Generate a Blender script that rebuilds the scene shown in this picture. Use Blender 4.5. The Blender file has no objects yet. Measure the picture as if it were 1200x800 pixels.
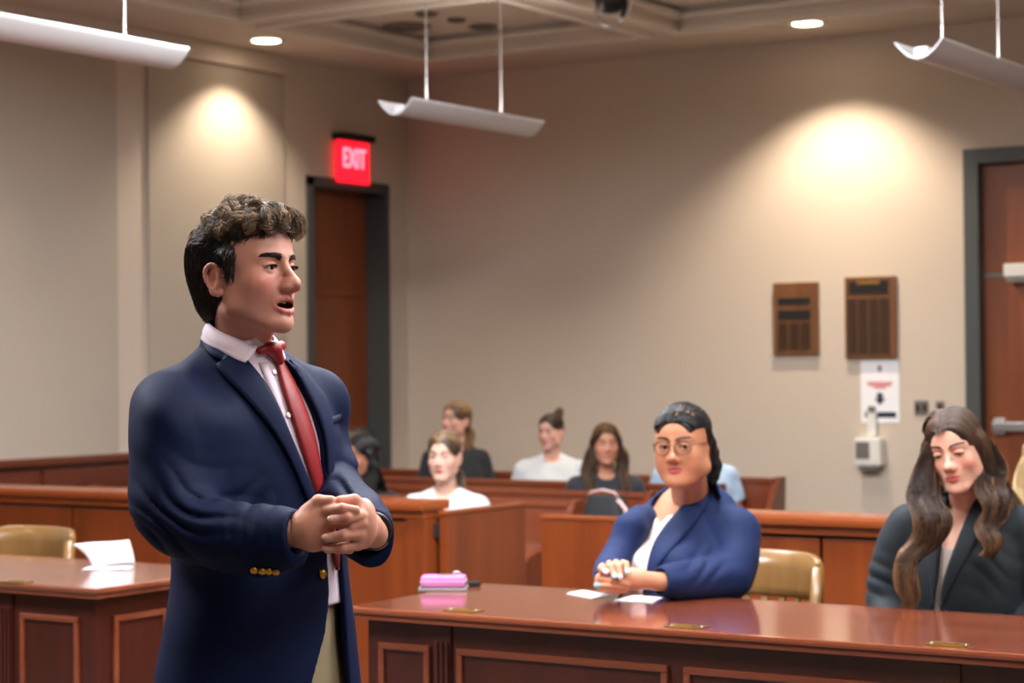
import bpy, bmesh, math, random
import numpy as np
from mathutils import Vector, Matrix
from mathutils.bvhtree import BVHTree

random.seed(7)
np.random.seed(7)
scene = bpy.context.scene
COL = scene.collection

# ------------------------------------------------------------------ camera
F_PX, CAM_H, HORIZON = 2400.0, 1.48, 430.0
YAW = math.radians(33.0)            # camera looks 33 deg to the left of +Y
PITCH = math.atan((HORIZON - 400.0) / F_PX)
ROLL = 0.009
FWD_H = Vector((-math.sin(YAW), math.cos(YAW), 0.0))
RIGHT_H = Vector((math.cos(YAW), math.sin(YAW), 0.0))
UP = Vector((0, 0, 1))
_f = (FWD_H * math.cos(PITCH) + UP * math.sin(PITCH)).normalized()
_u0 = RIGHT_H.cross(_f).normalized()
_r = RIGHT_H * math.cos(ROLL) - _u0 * math.sin(ROLL)
_u = _u0 * math.cos(ROLL) + RIGHT_H * math.sin(ROLL)
CAM_POS = Vector((0, 0, CAM_H))
cam_data = bpy.data.cameras.new('camera')
cam_data.sensor_width = 36.0
cam_data.lens = F_PX / 1200.0 * 36.0
cam_data.clip_start = 0.05
cam_data.clip_end = 100
cam_data.dof.use_dof = True
cam_data.dof.focus_distance = 3.95
cam_data.dof.aperture_fstop = 5.0
cam = bpy.data.objects.new('camera', cam_data)
COL.objects.link(cam)
cam.matrix_world = Matrix(((_r.x, _u.x, -_f.x, 0), (_r.y, _u.y, -_f.y, 0), (_r.z, _u.z, -_f.z, CAM_H), (0, 0, 0, 1)))
scene.camera = cam

# ------------------------------------------------------------------ world, exposure
scene.view_settings.view_transform = 'Standard'
scene.view_settings.look = 'None'
scene.view_settings.exposure = 0.55
scene.view_settings.gamma = 1.0
scene.view_settings.use_curve_mapping = False
world = bpy.data.worlds.new('world')
scene.world = world
world.use_nodes = True
world.node_tree.nodes['Background'].inputs[0].default_value = (0.5, 0.47, 0.44, 1)
world.node_tree.nodes['Background'].inputs[1].default_value = 0.05


def ceiling_area(loc, sx, sy, power, color=(1, 0.97, 0.92)):  # area lamp added to brighten the room
    l = bpy.data.lights.new('added_ceiling_lamp', 'AREA')
    l.shape = 'RECTANGLE'
    l.size, l.size_y = sx, sy
    l.energy = power
    l.color = color
    o = bpy.data.objects.new('added_ceiling_lamp', l)
    COL.objects.link(o)
    o.location = loc
    return o


def downlight_lamp(loc, power, angle=114, blend=0.6, color=(1, 0.83, 0.64)):
    l = bpy.data.lights.new('downlight_lamp', 'SPOT')
    l.energy = power
    l.spot_size = math.radians(angle)
    l.spot_blend = blend
    l.shadow_soft_size = 0.04
    l.color = color
    o = bpy.data.objects.new('downlight_lamp', l)
    COL.objects.link(o)
    o.location = loc
    return o


CEIL = 3.506
XL, YB = -8.47, 11.7                # left wall plane, back wall plane
XR, YF = 4.6, -4.2                  # walls behind the camera
# unseen troffers added over the well to light the foreground (their housings are built with the ceiling), position and power
ADDED_TROFFERS = [((-5.1, 2.55), 140), ((-3.2, 4.4), 70), ((-1.35, 4.4), 60), ((0.5, 2.55), 60), ((-5.1, 6.3), 90), ((-3.2, 6.3), 80), ((0.5, 6.3), 60)]
DOWNLIGHTS = [(-8.12, 9.75, 1.0), (-5.13, 11.15, 1.9), (-8.12, 6.6, 1.3), (-8.12, 3.6, 0.8), (-0.5, 11.15, 0.9), (-5.25, 10.07, 0.6)]


# ------------------------------------------------------------------ pixels to places
def ray(px, py):
    return _f + _r * ((px - 600.0) / F_PX) + _u * ((400.0 - py) / F_PX)


def on_z(px, py, z):
    d = ray(px, py)
    return CAM_POS + d * ((z - CAM_H) / d.z)


def on_y(px, py, y):
    d = ray(px, py)
    return CAM_POS + d * (y / d.y)


def on_x(px, py, x):
    d = ray(px, py)
    return CAM_POS + d * (x / d.x)


def at_depth(px, py, dep):
    d = ray(px, py)
    return CAM_POS + d * (dep / d.dot(FWD_H))


# ------------------------------------------------------------------ materials
def lin(c):
    return tuple(((v / 255.0) / 12.92 if v <= 10 else (((v / 255.0) + 0.055) / 1.055) ** 2.4) for v in c)


MATS = {}


def material(name, rgb, rough=0.5, metal=0.0, spec=0.5, noise=None, bump=None, sheen=0.0, coat=0.0, emit=None, estr=0.0,
             subsurf=0.0, attr=None, rgb2=None, stretch=(1, 1, 1), trans=0.0, detail=3.0, ior=None):
    """rgb in sRGB 0..255. noise=(scale, amount) mixes rgb with rgb2; bump=(scale, strength, distance)."""
    m = bpy.data.materials.new(name)
    m.use_nodes = True
    nt = m.node_tree
    b = nt.nodes['Principled BSDF']
    c = (*lin(rgb), 1)
    b.inputs['Base Color'].default_value = c
    b.inputs['Roughness'].default_value = rough
    b.inputs['Metallic'].default_value = metal
    b.inputs['Specular IOR Level'].default_value = spec
    b.inputs['Sheen Weight'].default_value = sheen
    b.inputs['Coat Weight'].default_value = coat
    b.inputs['Coat Roughness'].default_value = 0.12
    if ior:
        b.inputs['IOR'].default_value = ior
    if trans:
        b.inputs['Transmission Weight'].default_value = trans
    if subsurf:
        b.inputs['Subsurface Weight'].default_value = subsurf
        b.inputs['Subsurface Radius'].default_value = (0.012, 0.005, 0.003)
        b.inputs['Subsurface Scale'].default_value = 1.0
    if emit:
        b.inputs['Emission Color'].default_value = (*lin(emit), 1)
        b.inputs['Emission Strength'].default_value = estr
    tc = nt.nodes.new('ShaderNodeTexCoord')
    mp = nt.nodes.new('ShaderNodeMapping')
    mp.inputs['Scale'].default_value = stretch
    nt.links.new(tc.outputs['Object'], mp.inputs['Vector'])
    col_out = None
    if attr:
        a = nt.nodes.new('ShaderNodeAttribute')
        a.attribute_name = attr
        col_out = a.outputs['Color']
    if noise:
        n = nt.nodes.new('ShaderNodeTexNoise')
        n.inputs['Scale'].default_value = noise[0]
        n.inputs['Detail'].default_value = detail
        n.inputs['Roughness'].default_value = 0.6
        nt.links.new(mp.outputs[0], n.inputs['Vector'])
        cr = nt.nodes.new('ShaderNodeMapRange')
        cr.inputs['From Min'].default_value = 0.3
        cr.inputs['From Max'].default_value = 0.7
        cr.inputs['To Max'].default_value = noise[1]
        nt.links.new(n.outputs[0], cr.inputs[0])
        mx = nt.nodes.new('ShaderNodeMix')
        mx.data_type = 'RGBA'
        nt.links.new(cr.outputs[0], mx.inputs[0])
        if col_out:
            nt.links.new(col_out, mx.inputs[6])
        else:
            mx.inputs[6].default_value = c
        mx.inputs[7].default_value = (*lin(rgb2 or tuple(v * 0.6 for v in rgb)), 1)
        col_out = mx.outputs[2]
    if col_out:
        nt.links.new(col_out, b.inputs['Base Color'])
    if bump:
        n2 = nt.nodes.new('ShaderNodeTexNoise')
        n2.inputs['Scale'].default_value = bump[0]
        n2.inputs['Detail'].default_value = 4
        nt.links.new(mp.outputs[0], n2.inputs['Vector'])
        bp = nt.nodes.new('ShaderNodeBump')
        bp.inputs['Strength'].default_value = bump[1]
        bp.inputs['Distance'].default_value = bump[2]
        nt.links.new(n2.outputs[0], bp.inputs['Height'])
        nt.links.new(bp.outputs[0], b.inputs['Normal'])
    MATS[name] = m
    return m


def wood(name, rgb, rgb2, axis, rough=0.3, coat=0.3, dens=14.0):
    """procedural wood, grain running along the given axis"""
    st = [dens, dens, dens]
    st['xyz'.index(axis)] = dens * 0.07
    return material(name, rgb, rough, coat=coat, noise=(1.0, 0.85), rgb2=rgb2, stretch=tuple(st), detail=6.0)


material('paint_beige', (200, 186, 171), 0.85, noise=(1.2, 0.15), rgb2=(188, 173, 157), bump=(180, 0.08, 0.002))
material('fabric_panel', (178, 166, 152), 0.95, noise=(300, 0.35), rgb2=(158, 148, 134), bump=(420, 0.25, 0.002))
material('ceiling_paint', (208, 195, 182), 0.9, noise=(2, 0.12), rgb2=(198, 186, 172))
material('ceiling_tile', (220, 210, 198), 0.95, noise=(160, 0.3), rgb2=(204, 194, 180))
material('carpet', (92, 80, 72), 1.0, noise=(220, 0.6), rgb2=(70, 60, 56), bump=(400, 0.4, 0.004))
wood('table_wood_x', (136, 70, 45), (104, 48, 29), 'x', 0.14, 0.8, 10)
wood('table_wood_y', (146, 76, 50), (114, 54, 34), 'y', 0.14, 0.8, 10)
wood('table_wood_z_shaded', (72, 30, 22), (52, 21, 15), 'z', 0.3, 0.3, 12)  # darker than the tabletop: shade on the table fronts put into the colour
wood('bar_wood_x', (150, 76, 34), (122, 54, 22), 'x', 0.25, 0.4, 12)
wood('bar_wood_y', (150, 76, 34), (122, 54, 22), 'y', 0.25, 0.4, 12)
wood('bar_wood_z', (134, 64, 28), (104, 45, 18), 'z', 0.3, 0.3, 9)
wood('pew_wood_x', (128, 64, 37), (98, 44, 25), 'x', 0.28, 0.4, 8)
wood('pew_wood_z', (120, 59, 34), (94, 41, 23), 'z', 0.3, 0.3, 10)
wood('wainscot_wood', (102, 49, 31), (76, 33, 21), 'y', 0.3, 0.3, 8)
wood('door_wood', (140, 72, 32), (110, 52, 22), 'z', 0.35, 0.3, 9)
wood('plaque_wood', (124, 78, 40), (88, 52, 25), 'z', 0.4, 0.2, 22)
wood('chair_wood', (134, 98, 54), (104, 74, 38), 'z', 0.28, 0.4, 12)
material('frame_grey', (68, 72, 72), 0.45)
material('dark_void', (20, 19, 18), 0.8)
material('lamp_white', (214, 214, 216), 0.4)
material('white_plastic', (226, 224, 216), 0.4)
material('grey_plate', (120, 116, 110), 0.4, metal=0.3)
material('steel', (190, 190, 188), 0.3, metal=1.0)
material('brass', (196, 160, 84), 0.28, metal=1.0)
material('black_plastic', (22, 22, 24), 0.4)
material('plate_black', (26, 24, 24), 0.35)
material('plate_bronze', (66, 48, 34), 0.4, metal=0.4)
material('paper', (240, 240, 244), 0.7)
material('paper_red', (206, 92, 80), 0.7)
material('paper_navy', (30, 40, 66), 0.7)
material('pink_case', (222, 130, 196), 0.35, noise=(30, 0.3), rgb2=(200, 100, 180))
material('silver_case', (196, 196, 204), 0.25, metal=0.6)
material('bag_black', (40, 43, 45), 0.75, noise=(60, 0.5), rgb2=(28, 30, 32), bump=(300, 0.3, 0.002))
material('bag_pink', (226, 190, 184), 0.7)
material('exit_red', (255, 30, 50), 0.4, emit=(255, 24, 44), estr=1.1)
material('exit_letter', (255, 150, 160), 0.4, emit=(255, 120, 140), estr=2.0)
material('lamp_glow', (255, 236, 210), 0.4, emit=(255, 232, 200), estr=14.0)
material('added_troffer_glow', (255, 250, 240), 0.4, emit=(255, 248, 238), estr=2.5)  # glow of the added troffers


# ------------------------------------------------------------------ objects
def link(o, parent=None):
    COL.objects.link(o)
    if parent is not None:
        o.parent = parent
    return o


def tag(o, label=None, cat=None, group=None, kind=None):
    if label:
        o['label'] = label
    if cat:
        o['category'] = cat
    if group:
        o['group'] = group
    if kind:
        o['kind'] = kind
    return o


def empty(name, loc=(0, 0, 0), label=None, cat=None, group=None, rz=0.0):
    o = bpy.data.objects.new(name, None)
    o.empty_display_size = 0.1
    link(o)
    o.location = loc
    o.rotation_euler = (0, 0, rz)
    return tag(o, label, cat, group)


def mesh_data(name, verts, faces, mat=None, smooth=False, attr=None):
    me = bpy.data.meshes.new(name)
    if isinstance(verts, np.ndarray) and isinstance(faces, np.ndarray):
        nv, nf, k = len(verts), len(faces), faces.shape[1]
        me.vertices.add(nv)
        me.vertices.foreach_set('co', verts.astype(np.float32).ravel())
        me.loops.add(nf * k)
        me.loops.foreach_set('vertex_index', faces.astype(np.int32).ravel())
        me.polygons.add(nf)
        me.polygons.foreach_set('loop_start', np.arange(0, nf * k, k, dtype=np.int32))
        me.update(calc_edges=True)
    else:
        me.from_pydata([tuple(v) for v in verts], [], [tuple(f) for f in faces])
        me.update()
    if mat:
        for mm in (mat if isinstance(mat, (list, tuple)) else [mat]):
            me.materials.append(MATS[mm] if isinstance(mm, str) else mm)
    if smooth:
        me.polygons.foreach_set('use_smooth', np.ones(len(me.polygons), dtype=bool))
    if attr is not None:
        a = me.color_attributes.new('skin_col', 'FLOAT_COLOR', 'POINT')
        a.data.foreach_set('color', attr.astype(np.float32).ravel())
    return me


def obj(name, me, parent=None, loc=(0, 0, 0)):
    o = bpy.data.objects.new(name, me)
    link(o, parent)
    o.location = loc
    return o


class MB:
    """collects boxes, prisms and tubes into one mesh"""

    def __init__(self):
        self.v, self.f, self.sm = [], [], []

    def add(self, verts, faces, smooth=False):
        n = len(self.v)
        self.v += [tuple(p) for p in verts]
        self.f += [tuple(i + n for i in f) for f in faces]
        self.sm += [smooth] * len(faces)
        return self

    def box(self, x0, x1, y0, y1, z0, z1, bev=0.0, M=None):
        if bev > 0:
            bm = bmesh.new()
            vs = [bm.verts.new(p) for p in [(x0, y0, z0), (x1, y0, z0), (x1, y1, z0), (x0, y1, z0), (x0, y0, z1), (x1, y0, z1), (x1, y1, z1), (x0, y1, z1)]]
            for f in [(3, 2, 1, 0), (4, 5, 6, 7), (0, 1, 5, 4), (1, 2, 6, 5), (2, 3, 7, 6), (3, 0, 4, 7)]:
                bm.faces.new([vs[i] for i in f])
            bmesh.ops.bevel(bm, geom=bm.edges[:], offset=bev, segments=2, affect='EDGES', profile=0.7)
            bm.verts.index_update()
            V = [v.co.copy() for v in bm.verts]
            Fc = [[v.index for v in f.verts] for f in bm.faces]
            bm.free()
        else:
            V = [Vector(p) for p in [(x0, y0, z0), (x1, y0, z0), (x1, y1, z0), (x0, y1, z0), (x0, y0, z1), (x1, y0, z1), (x1, y1, z1), (x0, y1, z1)]]
            Fc = [(3, 2, 1, 0), (4, 5, 6, 7), (0, 1, 5, 4), (1, 2, 6, 5), (2, 3, 7, 6), (3, 0, 4, 7)]
        if M is not None:
            V = [M @ Vector(p) for p in V]
        return self.add(V, Fc)

    def tube(self, pts, rad, seg=8, cap=True):
        pts = [Vector(p) for p in pts]
        n = len(pts)
        rads = rad if isinstance(rad, (list, tuple)) else [rad] * n
        V, Fc = [], []
        prev = None
        for i, p in enumerate(pts):
            t = (pts[min(i + 1, n - 1)] - pts[max(i - 1, 0)]).normalized()
            if prev is None:
                a = Vector((0, 0, 1)) if abs(t.z) < 0.9 else Vector((1, 0, 0))
                nrm = t.cross(a).normalized()
            else:
                nrm = (prev - t * prev.dot(t))
                nrm = nrm.normalized() if nrm.length > 1e-6 else t.orthogonal().normalized()
            prev = nrm
            bn = t.cross(nrm)
            for k in range(seg):
                a = 2 * math.pi * k / seg
                V.append(p + (nrm * math.cos(a) + bn * math.sin(a)) * rads[i])
        for i in range(n - 1):
            for k in range(seg):
                k2 = (k + 1) % seg
                Fc.append((i * seg + k, i * seg + k2, (i + 1) * seg + k2, (i + 1) * seg + k))
        if cap:
            Fc.append(tuple(reversed(range(seg))))
            Fc.append(tuple((n - 1) * seg + k for k in range(seg)))
        return self.add(V, Fc, True)

    def lathe(self, prof, c=(0, 0, 0), seg=24, M=None, cap=True):
        """prof: (radius, z) pairs"""
        V, Fc = [], []
        c = Vector(c)
        for r, z in prof:
            for k in range(seg):
                a = 2 * math.pi * k / seg
                p = Vector((r * math.cos(a), r * math.sin(a), z))
                V.append((M @ p if M is not None else p) + c)
        n = len(prof)
        for i in range(n - 1):
            for k in range(seg):
                k2 = (k + 1) % seg
                Fc.append((i * seg + k, i * seg + k2, (i + 1) * seg + k2, (i + 1) * seg + k))
        if cap:
            Fc.append(tuple(reversed(range(seg))))
            Fc.append(tuple((n - 1) * seg + k for k in range(seg)))
        return self.add(V, Fc, True)

    def grid(self, P, closed=False, smooth=True):
        """P: rows of points"""
        nr, nc = len(P), len(P[0])
        V = [p for row in P for p in row]
        Fc = []
        for i in range(nr - 1):
            for j in range(nc if closed else nc - 1):
                j2 = (j + 1) % nc
                Fc.append((i * nc + j, i * nc + j2, (i + 1) * nc + j2, (i + 1) * nc + j))
        return self.add(V, Fc, smooth)

    def build(self, name, mat, parent=None, origin=(0, 0, 0), place=None):
        """verts are given in the same space as origin; object placed so that they stay there"""
        o0 = Vector(origin)
        me = mesh_data(name, [Vector(p) - o0 for p in self.v], self.f, mat)
        me.polygons.foreach_set('use_smooth', np.array(self.sm, dtype=bool))
        loc = o0 if parent is None else (Vector(place) if place is not None else Vector((0, 0, 0)))
        return obj(name, me, parent, loc)


def copy_tree(o, parent=None):
    c = o.copy()
    COL.objects.link(c)
    if parent is not None:
        c.parent = parent
    for ch in list(o.children):
        copy_tree(ch, c)
    return c


def structure(o):
    o['kind'] = 'structure'
    return o
# ================================================================== THE ROOM
structure(MB().box(XL - 0.2, XR + 0.2, YF - 0.2, YB + 0.2, -0.1, 0).build('floor', 'carpet'))

# ---- left wall with recessed fabric panels, pilaster and door opening
DL0, DL1 = on_x(365, 300, XL).y, on_x(452, 300, XL).y         # opening of the exit door
DOOR_TOP = 2.70
PANEL_A1 = on_x(135, 300, XL).y
PANEL_B0, PANEL_B1 = on_x(172, 300, XL).y, on_x(332, 300, XL).y
w = MB()
w.box(XL - 0.3, XL, YF, DL0, 0, CEIL + 0.3)
w.box(XL - 0.3, XL, DL1, YB, 0, CEIL + 0.3)
w.box(XL - 0.3, XL, DL0, DL1, DOOR_TOP, CEIL + 0.3)
wall_left = structure(w.build('wall_left', 'paint_beige'))
PANEL_TOP = 3.38
for y0, y1 in ((PANEL_A1 - 2.6, PANEL_A1), (PANEL_B0, PANEL_B1), (PANEL_A1 - 5.5, PANEL_A1 - 2.85)):
    MB().box(XL - 0.002, XL + 0.022, y0, y1, 0.96, PANEL_TOP, 0.006).build('acoustic_panel', 'fabric_panel', wall_left)
# band over the panels
MB().box(XL, XL + 0.05, YF, PANEL_B1, PANEL_TOP + 0.002, CEIL, 0.004).build('valance_board', 'paint_beige', wall_left)

# ---- back wall with door opening
DB0 = on_y(1141, 300, YB).x
DB1 = DB0 + 1.85
w = MB()
w.box(XL - 0.3, DB0, YB, YB + 0.3, 0, CEIL + 0.3)
w.box(DB1, XR + 0.3, YB, YB + 0.3, 0, CEIL + 0.3)
w.box(DB0, DB1, YB, YB + 0.3, DOOR_TOP, CEIL + 0.3)
structure(w.build('wall_back', 'paint_beige'))
structure(MB().box(XR, XR + 0.2, YF, YB, 0, CEIL + 0.3).build('wall_right', 'paint_beige'))
structure(MB().box(XL, XR, YF - 0.2, YF, 0, CEIL + 0.3).build('wall_front', 'paint_beige'))

# ---- ceiling: soffit grid with recessed coffers
PITCHC, CELL = 1.87, 1.62
cx0 = XL + 0.72
cy1 = YB - 0.76
ncx, ncy = 7, 8
xs = [(cx0 + i * PITCHC, cx0 + i * PITCHC + CELL) for i in range(ncx)]
ys = [(cy1 - j * PITCHC - CELL, cy1 - j * PITCHC) for j in range(ncy)]
c = MB()
ye0, ye1 = YF - 0.2, YB + 0.2
edges = [XL - 0.2] + [v for p in xs for v in p] + [XR + 0.2]
for i in range(0, len(edges), 2):
    c.box(edges[i], edges[i + 1], ye0, ye1, CEIL, CEIL + 0.16)
ysr = sorted(ys)
yed = [ye0] + [v for p in ysr for v in p] + [ye1]
for p in xs:
    for j in range(0, len(yed), 2):
        if yed[j + 1] > yed[j]:
            c.box(p[0], p[1], yed[j], yed[j + 1], CEIL, CEIL + 0.16)
c.box(XL - 0.2, XR + 0.2, ye0, ye1, CEIL + 0.16, CEIL + 0.22)
ceiling = structure(c.build('ceiling', 'ceiling_paint'))


def ring(x0, x1, y0, y1, wd, z0, z1, mb, bev=0.0):
    mb.box(x0, x1, y0, y0 + wd, z0, z1, bev)
    mb.box(x0, x1, y1 - wd, y1, z0, z1, bev)
    mb.box(x0, x0 + wd, y0 + wd, y1 - wd, z0, z1, bev)
    mb.box(x1 - wd, x1, y0 + wd, y1 - wd, z0, z1, bev)


h2 = CELL / 2
mb = MB()
ring(-h2 - 0.05, h2 + 0.05, -h2 - 0.05, h2 + 0.05, 0.07, -0.022, 0.012, mb, 0.006)
ring(-h2 + 0.0, h2 - 0.0, -h2 + 0.0, h2 - 0.0, 0.05, 0.06, 0.10, mb, 0.01)
trim0 = mb.build('coffer_trim', 'ceiling_tile', ceiling)
tile0 = MB().box(-h2 + 0.05, h2 - 0.05, -h2 + 0.05, h2 - 0.05, 0.13, 0.158).build('coffer_tile', 'ceiling_tile', ceiling)
first = True
for (xa, xb) in xs:
    for (ya, yb) in ys:
        ctr = ((xa + xb) / 2, (ya + yb) / 2, CEIL)
        for base in (trim0, tile0):
            o = base if first else base.copy()
            if not first:
                COL.objects.link(o)
            o.location = ctr
        first = False

# ---- wainscot along the left wall, with cap and separate boards
wains = MB()
wains.box(XL, XL + 0.045, YF, DL0 - 0.12, 0, 0.955)
wn = structure(wains.build('trim_1', 'wainscot_wood'))
MB().box(XL + 0.002, XL + 0.10, YF, DL0 - 0.12, 0.955, 1.0, 0.012).build('cap_rail', 'wainscot_wood', wn)
yb0 = DL0 - 0.13
while yb0 > 4.0:
    MB().box(XL + 0.045, XL + 0.062, yb0 - 1.16, yb0 - 0.02, 0.12, 0.93, 0.004).build('board', 'wainscot_wood', wn)
    yb0 -= 1.18
# baseboards
structure(MB().box(XL, XL + 0.015, DL1 + 0.07, YB, 0, 0.1).build('baseboard_left', 'black_plastic'))
structure(MB().box(XL, DB0 - 0.06, YB - 0.015, YB, 0, 0.1).build('baseboard_back', 'black_plastic'))

# ---- exit door in the left wall (recessed leaf, transom board over it)
LEAF_TOP = 1.985
d1 = empty('door_1', (XL, DL0, 0))
structure(d1)
o0 = (XL, DL0, 0)
m = MB()
ft = 0.055
m.box(XL - 0.16, XL + 0.02, DL0 - ft, DL0 + 0.012, 0, DOOR_TOP + ft, 0.003)
m.box(XL - 0.16, XL + 0.02, DL1 - 0.012, DL1 + ft * 0.4, 0, DOOR_TOP + ft, 0.003)
m.box(XL - 0.16, XL + 0.02, DL0 - ft, DL1 + ft * 0.4, DOOR_TOP - 0.012, DOOR_TOP + ft, 0.003)
m.build('door_frame', 'frame_grey', d1, o0)
MB().box(XL - 0.22, XL - 0.165, DL0, DL1, 0.01, LEAF_TOP, 0.002).build('door_leaf', 'door_wood', d1, o0)
MB().box(XL - 0.22, XL - 0.165, DL0, DL1, LEAF_TOP + 0.022, DOOR_TOP, 0.002).build('transom_board', 'door_wood', d1, o0)
MB().box(XL - 0.21, XL - 0.155, DL0, DL1, LEAF_TOP + 0.001, LEAF_TOP + 0.021).build('transom_bar', 'bar_wood_y', d1, o0)
m = MB()
zb = 1.02
m.box(XL - 0.162, XL - 0.13, DL0 + 0.03, DL0 + 0.10, zb - 0.05, zb + 0.05, 0.006)
m.box(XL - 0.162, XL - 0.13, DL1 - 0.16, DL1 - 0.05, zb - 0.05, zb + 0.05, 0.006)
m.box(XL - 0.128, XL - 0.10, DL0 + 0.03, DL1 - 0.05, zb - 0.03, zb + 0.03, 0.006)
m.build('push_bar', 'steel', d1, o0)

# ---- door in the back wall
d2 = structure(empty('door_2', (DB0, YB, 0)))
o0 = (DB0, YB, 0)
m = MB()
m.box(DB0 - 0.05, DB0 + 0.04, YB - 0.03, YB + 0.13, 0, DOOR_TOP + 0.05, 0.004)
m.box(DB1 - 0.04, DB1 + 0.05, YB - 0.03, YB + 0.13, 0, DOOR_TOP + 0.05, 0.004)
m.box(DB0 + 0.04, DB1 - 0.04, YB - 0.03, YB + 0.13, DOOR_TOP - 0.04, DOOR_TOP + 0.05, 0.004)
m.build('door_frame', 'frame_grey', d2, o0)
LT2 = on_y(1165, 322, YB).z
mid = (DB0 + DB1) / 2
for xa, xb in ((DB0 + 0.04, mid - 0.002), (mid + 0.002, DB1 - 0.04)):
    MB().box(xa, xb, YB + 0.06, YB + 0.11, 0.01, LT2 - 0.012, 0.002).build('door_leaf', 'door_wood', d2, o0)
    m = MB()
    zb = on_y(1175, 500, YB).z
    m.box(xa + 0.06, xa + 0.13, YB + 0.025, YB + 0.062, zb - 0.05, zb + 0.05, 0.006)
    m.box(xb - 0.16, xb - 0.06, YB + 0.025, YB + 0.062, zb - 0.05, zb + 0.05, 0.006)
    m.box(xa + 0.06, xb - 0.06, YB - 0.005, YB + 0.03, zb - 0.028, zb + 0.028, 0.006)
    m.build('push_bar', 'steel', d2, o0)
MB().box(DB0 + 0.04, DB1 - 0.04, YB + 0.06, YB + 0.11, LT2 + 0.012, DOOR_TOP - 0.04, 0.002).build('transom_board', 'door_wood', d2, o0)
MB().box(DB0 + 0.04, DB1 - 0.04, YB + 0.05, YB + 0.10, LT2 - 0.011, LT2 + 0.011).build('transom_bar', 'grey_plate', d2, o0)
cl = on_y(1177, 316, YB + 0.0)
m = MB().box(cl.x, cl.x + 0.34, YB - 0.02, YB + 0.058, cl.z - 0.045, cl.z + 0.035, 0.012)
m.build('door_closer', 'white_plastic', d2, o0)
m = MB().box(cl.x + 0.02, cl.x + 0.30, YB - 0.035, YB - 0.022, cl.z - 0.075, cl.z - 0.052, 0.003)
m.build('closer_arm', 'grey_plate', d2, o0)


# ================================================================== CEILING FIXTURES
def downlight(i, x, y, k, label, z=CEIL):
    e = empty('downlight', (x, y, z), label, 'ceiling light', 'round recessed downlights')
    MB().lathe([(0.088, -0.004), (0.118, -0.006), (0.12, 0.0), (0.088, 0.0)], seg=28, cap=False).build('trim_ring', 'lamp_white', e)
    MB().lathe([(0.001, -0.0035), (0.085, -0.0035), (0.086, -0.001), (0.001, -0.001)], seg=28).build('lens', 'lamp_glow', e)
    downlight_lamp((x, y, z - 0.012), 95 * k)


dl_labels = ['glowing round downlight by the wall with fabric panels, near the exit door',
             'glowing round downlight over the wall that carries the plaques',
             'round downlight over the fabric panel beyond the pilaster', 'round downlight over the wainscot far from the exit door',
             'round downlight past the double doors', 'small downlight between two ceiling coffers']
for i, (x, y, k) in enumerate(DOWNLIGHTS):
    downlight(i, x, y, k, dl_labels[i], CEIL if i < 5 else CEIL + 0.13)

for i, ((x, y), pw) in enumerate(ADDED_TROFFERS):  # troffers added out of view to light the foreground
    # snap into the coffer that holds it
    xa, xb = min(xs, key=lambda p: abs((p[0] + p[1]) / 2 - x))
    ya, yb = min(ys, key=lambda p: abs((p[0] + p[1]) / 2 - y))
    x, y = (xa + xb) / 2, (ya + yb) / 2
    lab = ['beside the standing man, towards the panelled wall', 'above the gap between the two counsel tables', 'above the long counsel table', 'above the open floor the standing man faces',
           'above the bar on the exit door side', 'above the bar by the swing gates', 'above the bar far from the gates'][i]
    e = empty('added_troffer_light', (x, y, CEIL + 0.13), 'added square flat ceiling light in a coffer ' + lab, 'ceiling light', 'added troffer lights in the coffers')
    m = MB()
    ring(-0.62, 0.62, -0.62, 0.62, 0.03, -0.045, -0.002, m, 0.004)
    m.build('housing_frame', 'lamp_white', e)
    MB().box(-0.59, 0.59, -0.59, 0.59, -0.03, -0.022).build('diffuser', 'added_troffer_glow', e)
    ceiling_area((x, y, CEIL + 0.08), 1.16, 1.16, pw, (0.86, 0.92, 1.0))


# gull-wing linear pendants
def pendant(x, y0, y1, z, label, watts=4):
    e = empty('linear_pendant', (x, y0, z), label, 'pendant light', 'gull-wing linear pendants')
    L = y1 - y0
    prof = []
    W = 0.105
    for k in range(25):
        t = -1 + 2 * k / 24
        # W shaped section: two upswept wings around a lower spine
        zz = 0.062 * abs(t) ** 2.2 - 0.006 * math.cos(t * math.pi) - 0.004
        prof.append((t * W, zz))
    P = []
    low = [(px_, pz_) for px_, pz_ in prof]
    up = [(px_ * 0.985, pz_ + 0.007) for px_, pz_ in prof]
    sec = low + up[::-1]
    for yy in (0, L * 0.33, L * 0.66, L):
        P.append([(sx, yy, sz) for sx, sz in sec])
    m = MB()
    m.grid(P, closed=True)
    n = len(sec)
    m.add(P[0], [tuple(range(n))])
    m.add(P[-1], [tuple(reversed(range(n)))])
    m.build('reflector', 'lamp_white', e)
    MB().box(-0.030, 0.030, 0.03, L - 0.03, 0.004, 0.045, 0.008).build('lamp_tray', 'lamp_white', e)
    ul = ceiling_area((x, y0 + L / 2, z + 0.052), 0.05, L - 0.1, watts, (1, 0.91, 0.82))  # uplight added to brighten the ceiling, even in pendants that hang unlit
    ul.rotation_euler = (math.pi, 0, 0)
    for yy in (L * 0.22, L * 0.78):
        m = MB().tube([(0, yy, 0.04), (0, yy, CEIL - z)], 0.0035, 6)
        m.lathe([(0.012, 0.045), (0.012, 0.085), (0.006, 0.10), (0.004, 0.10)], (0, yy, 0), 10)
        m.build('suspension_cable', 'lamp_white', e)
        MB().lathe([(0.03, CEIL - z - 0.02), (0.035, CEIL - z - 0.0005), (0.001, CEIL - z - 0.0005)], (0, yy, 0), 16).build('ceiling_cup', 'lamp_white', e)
    return e


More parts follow.
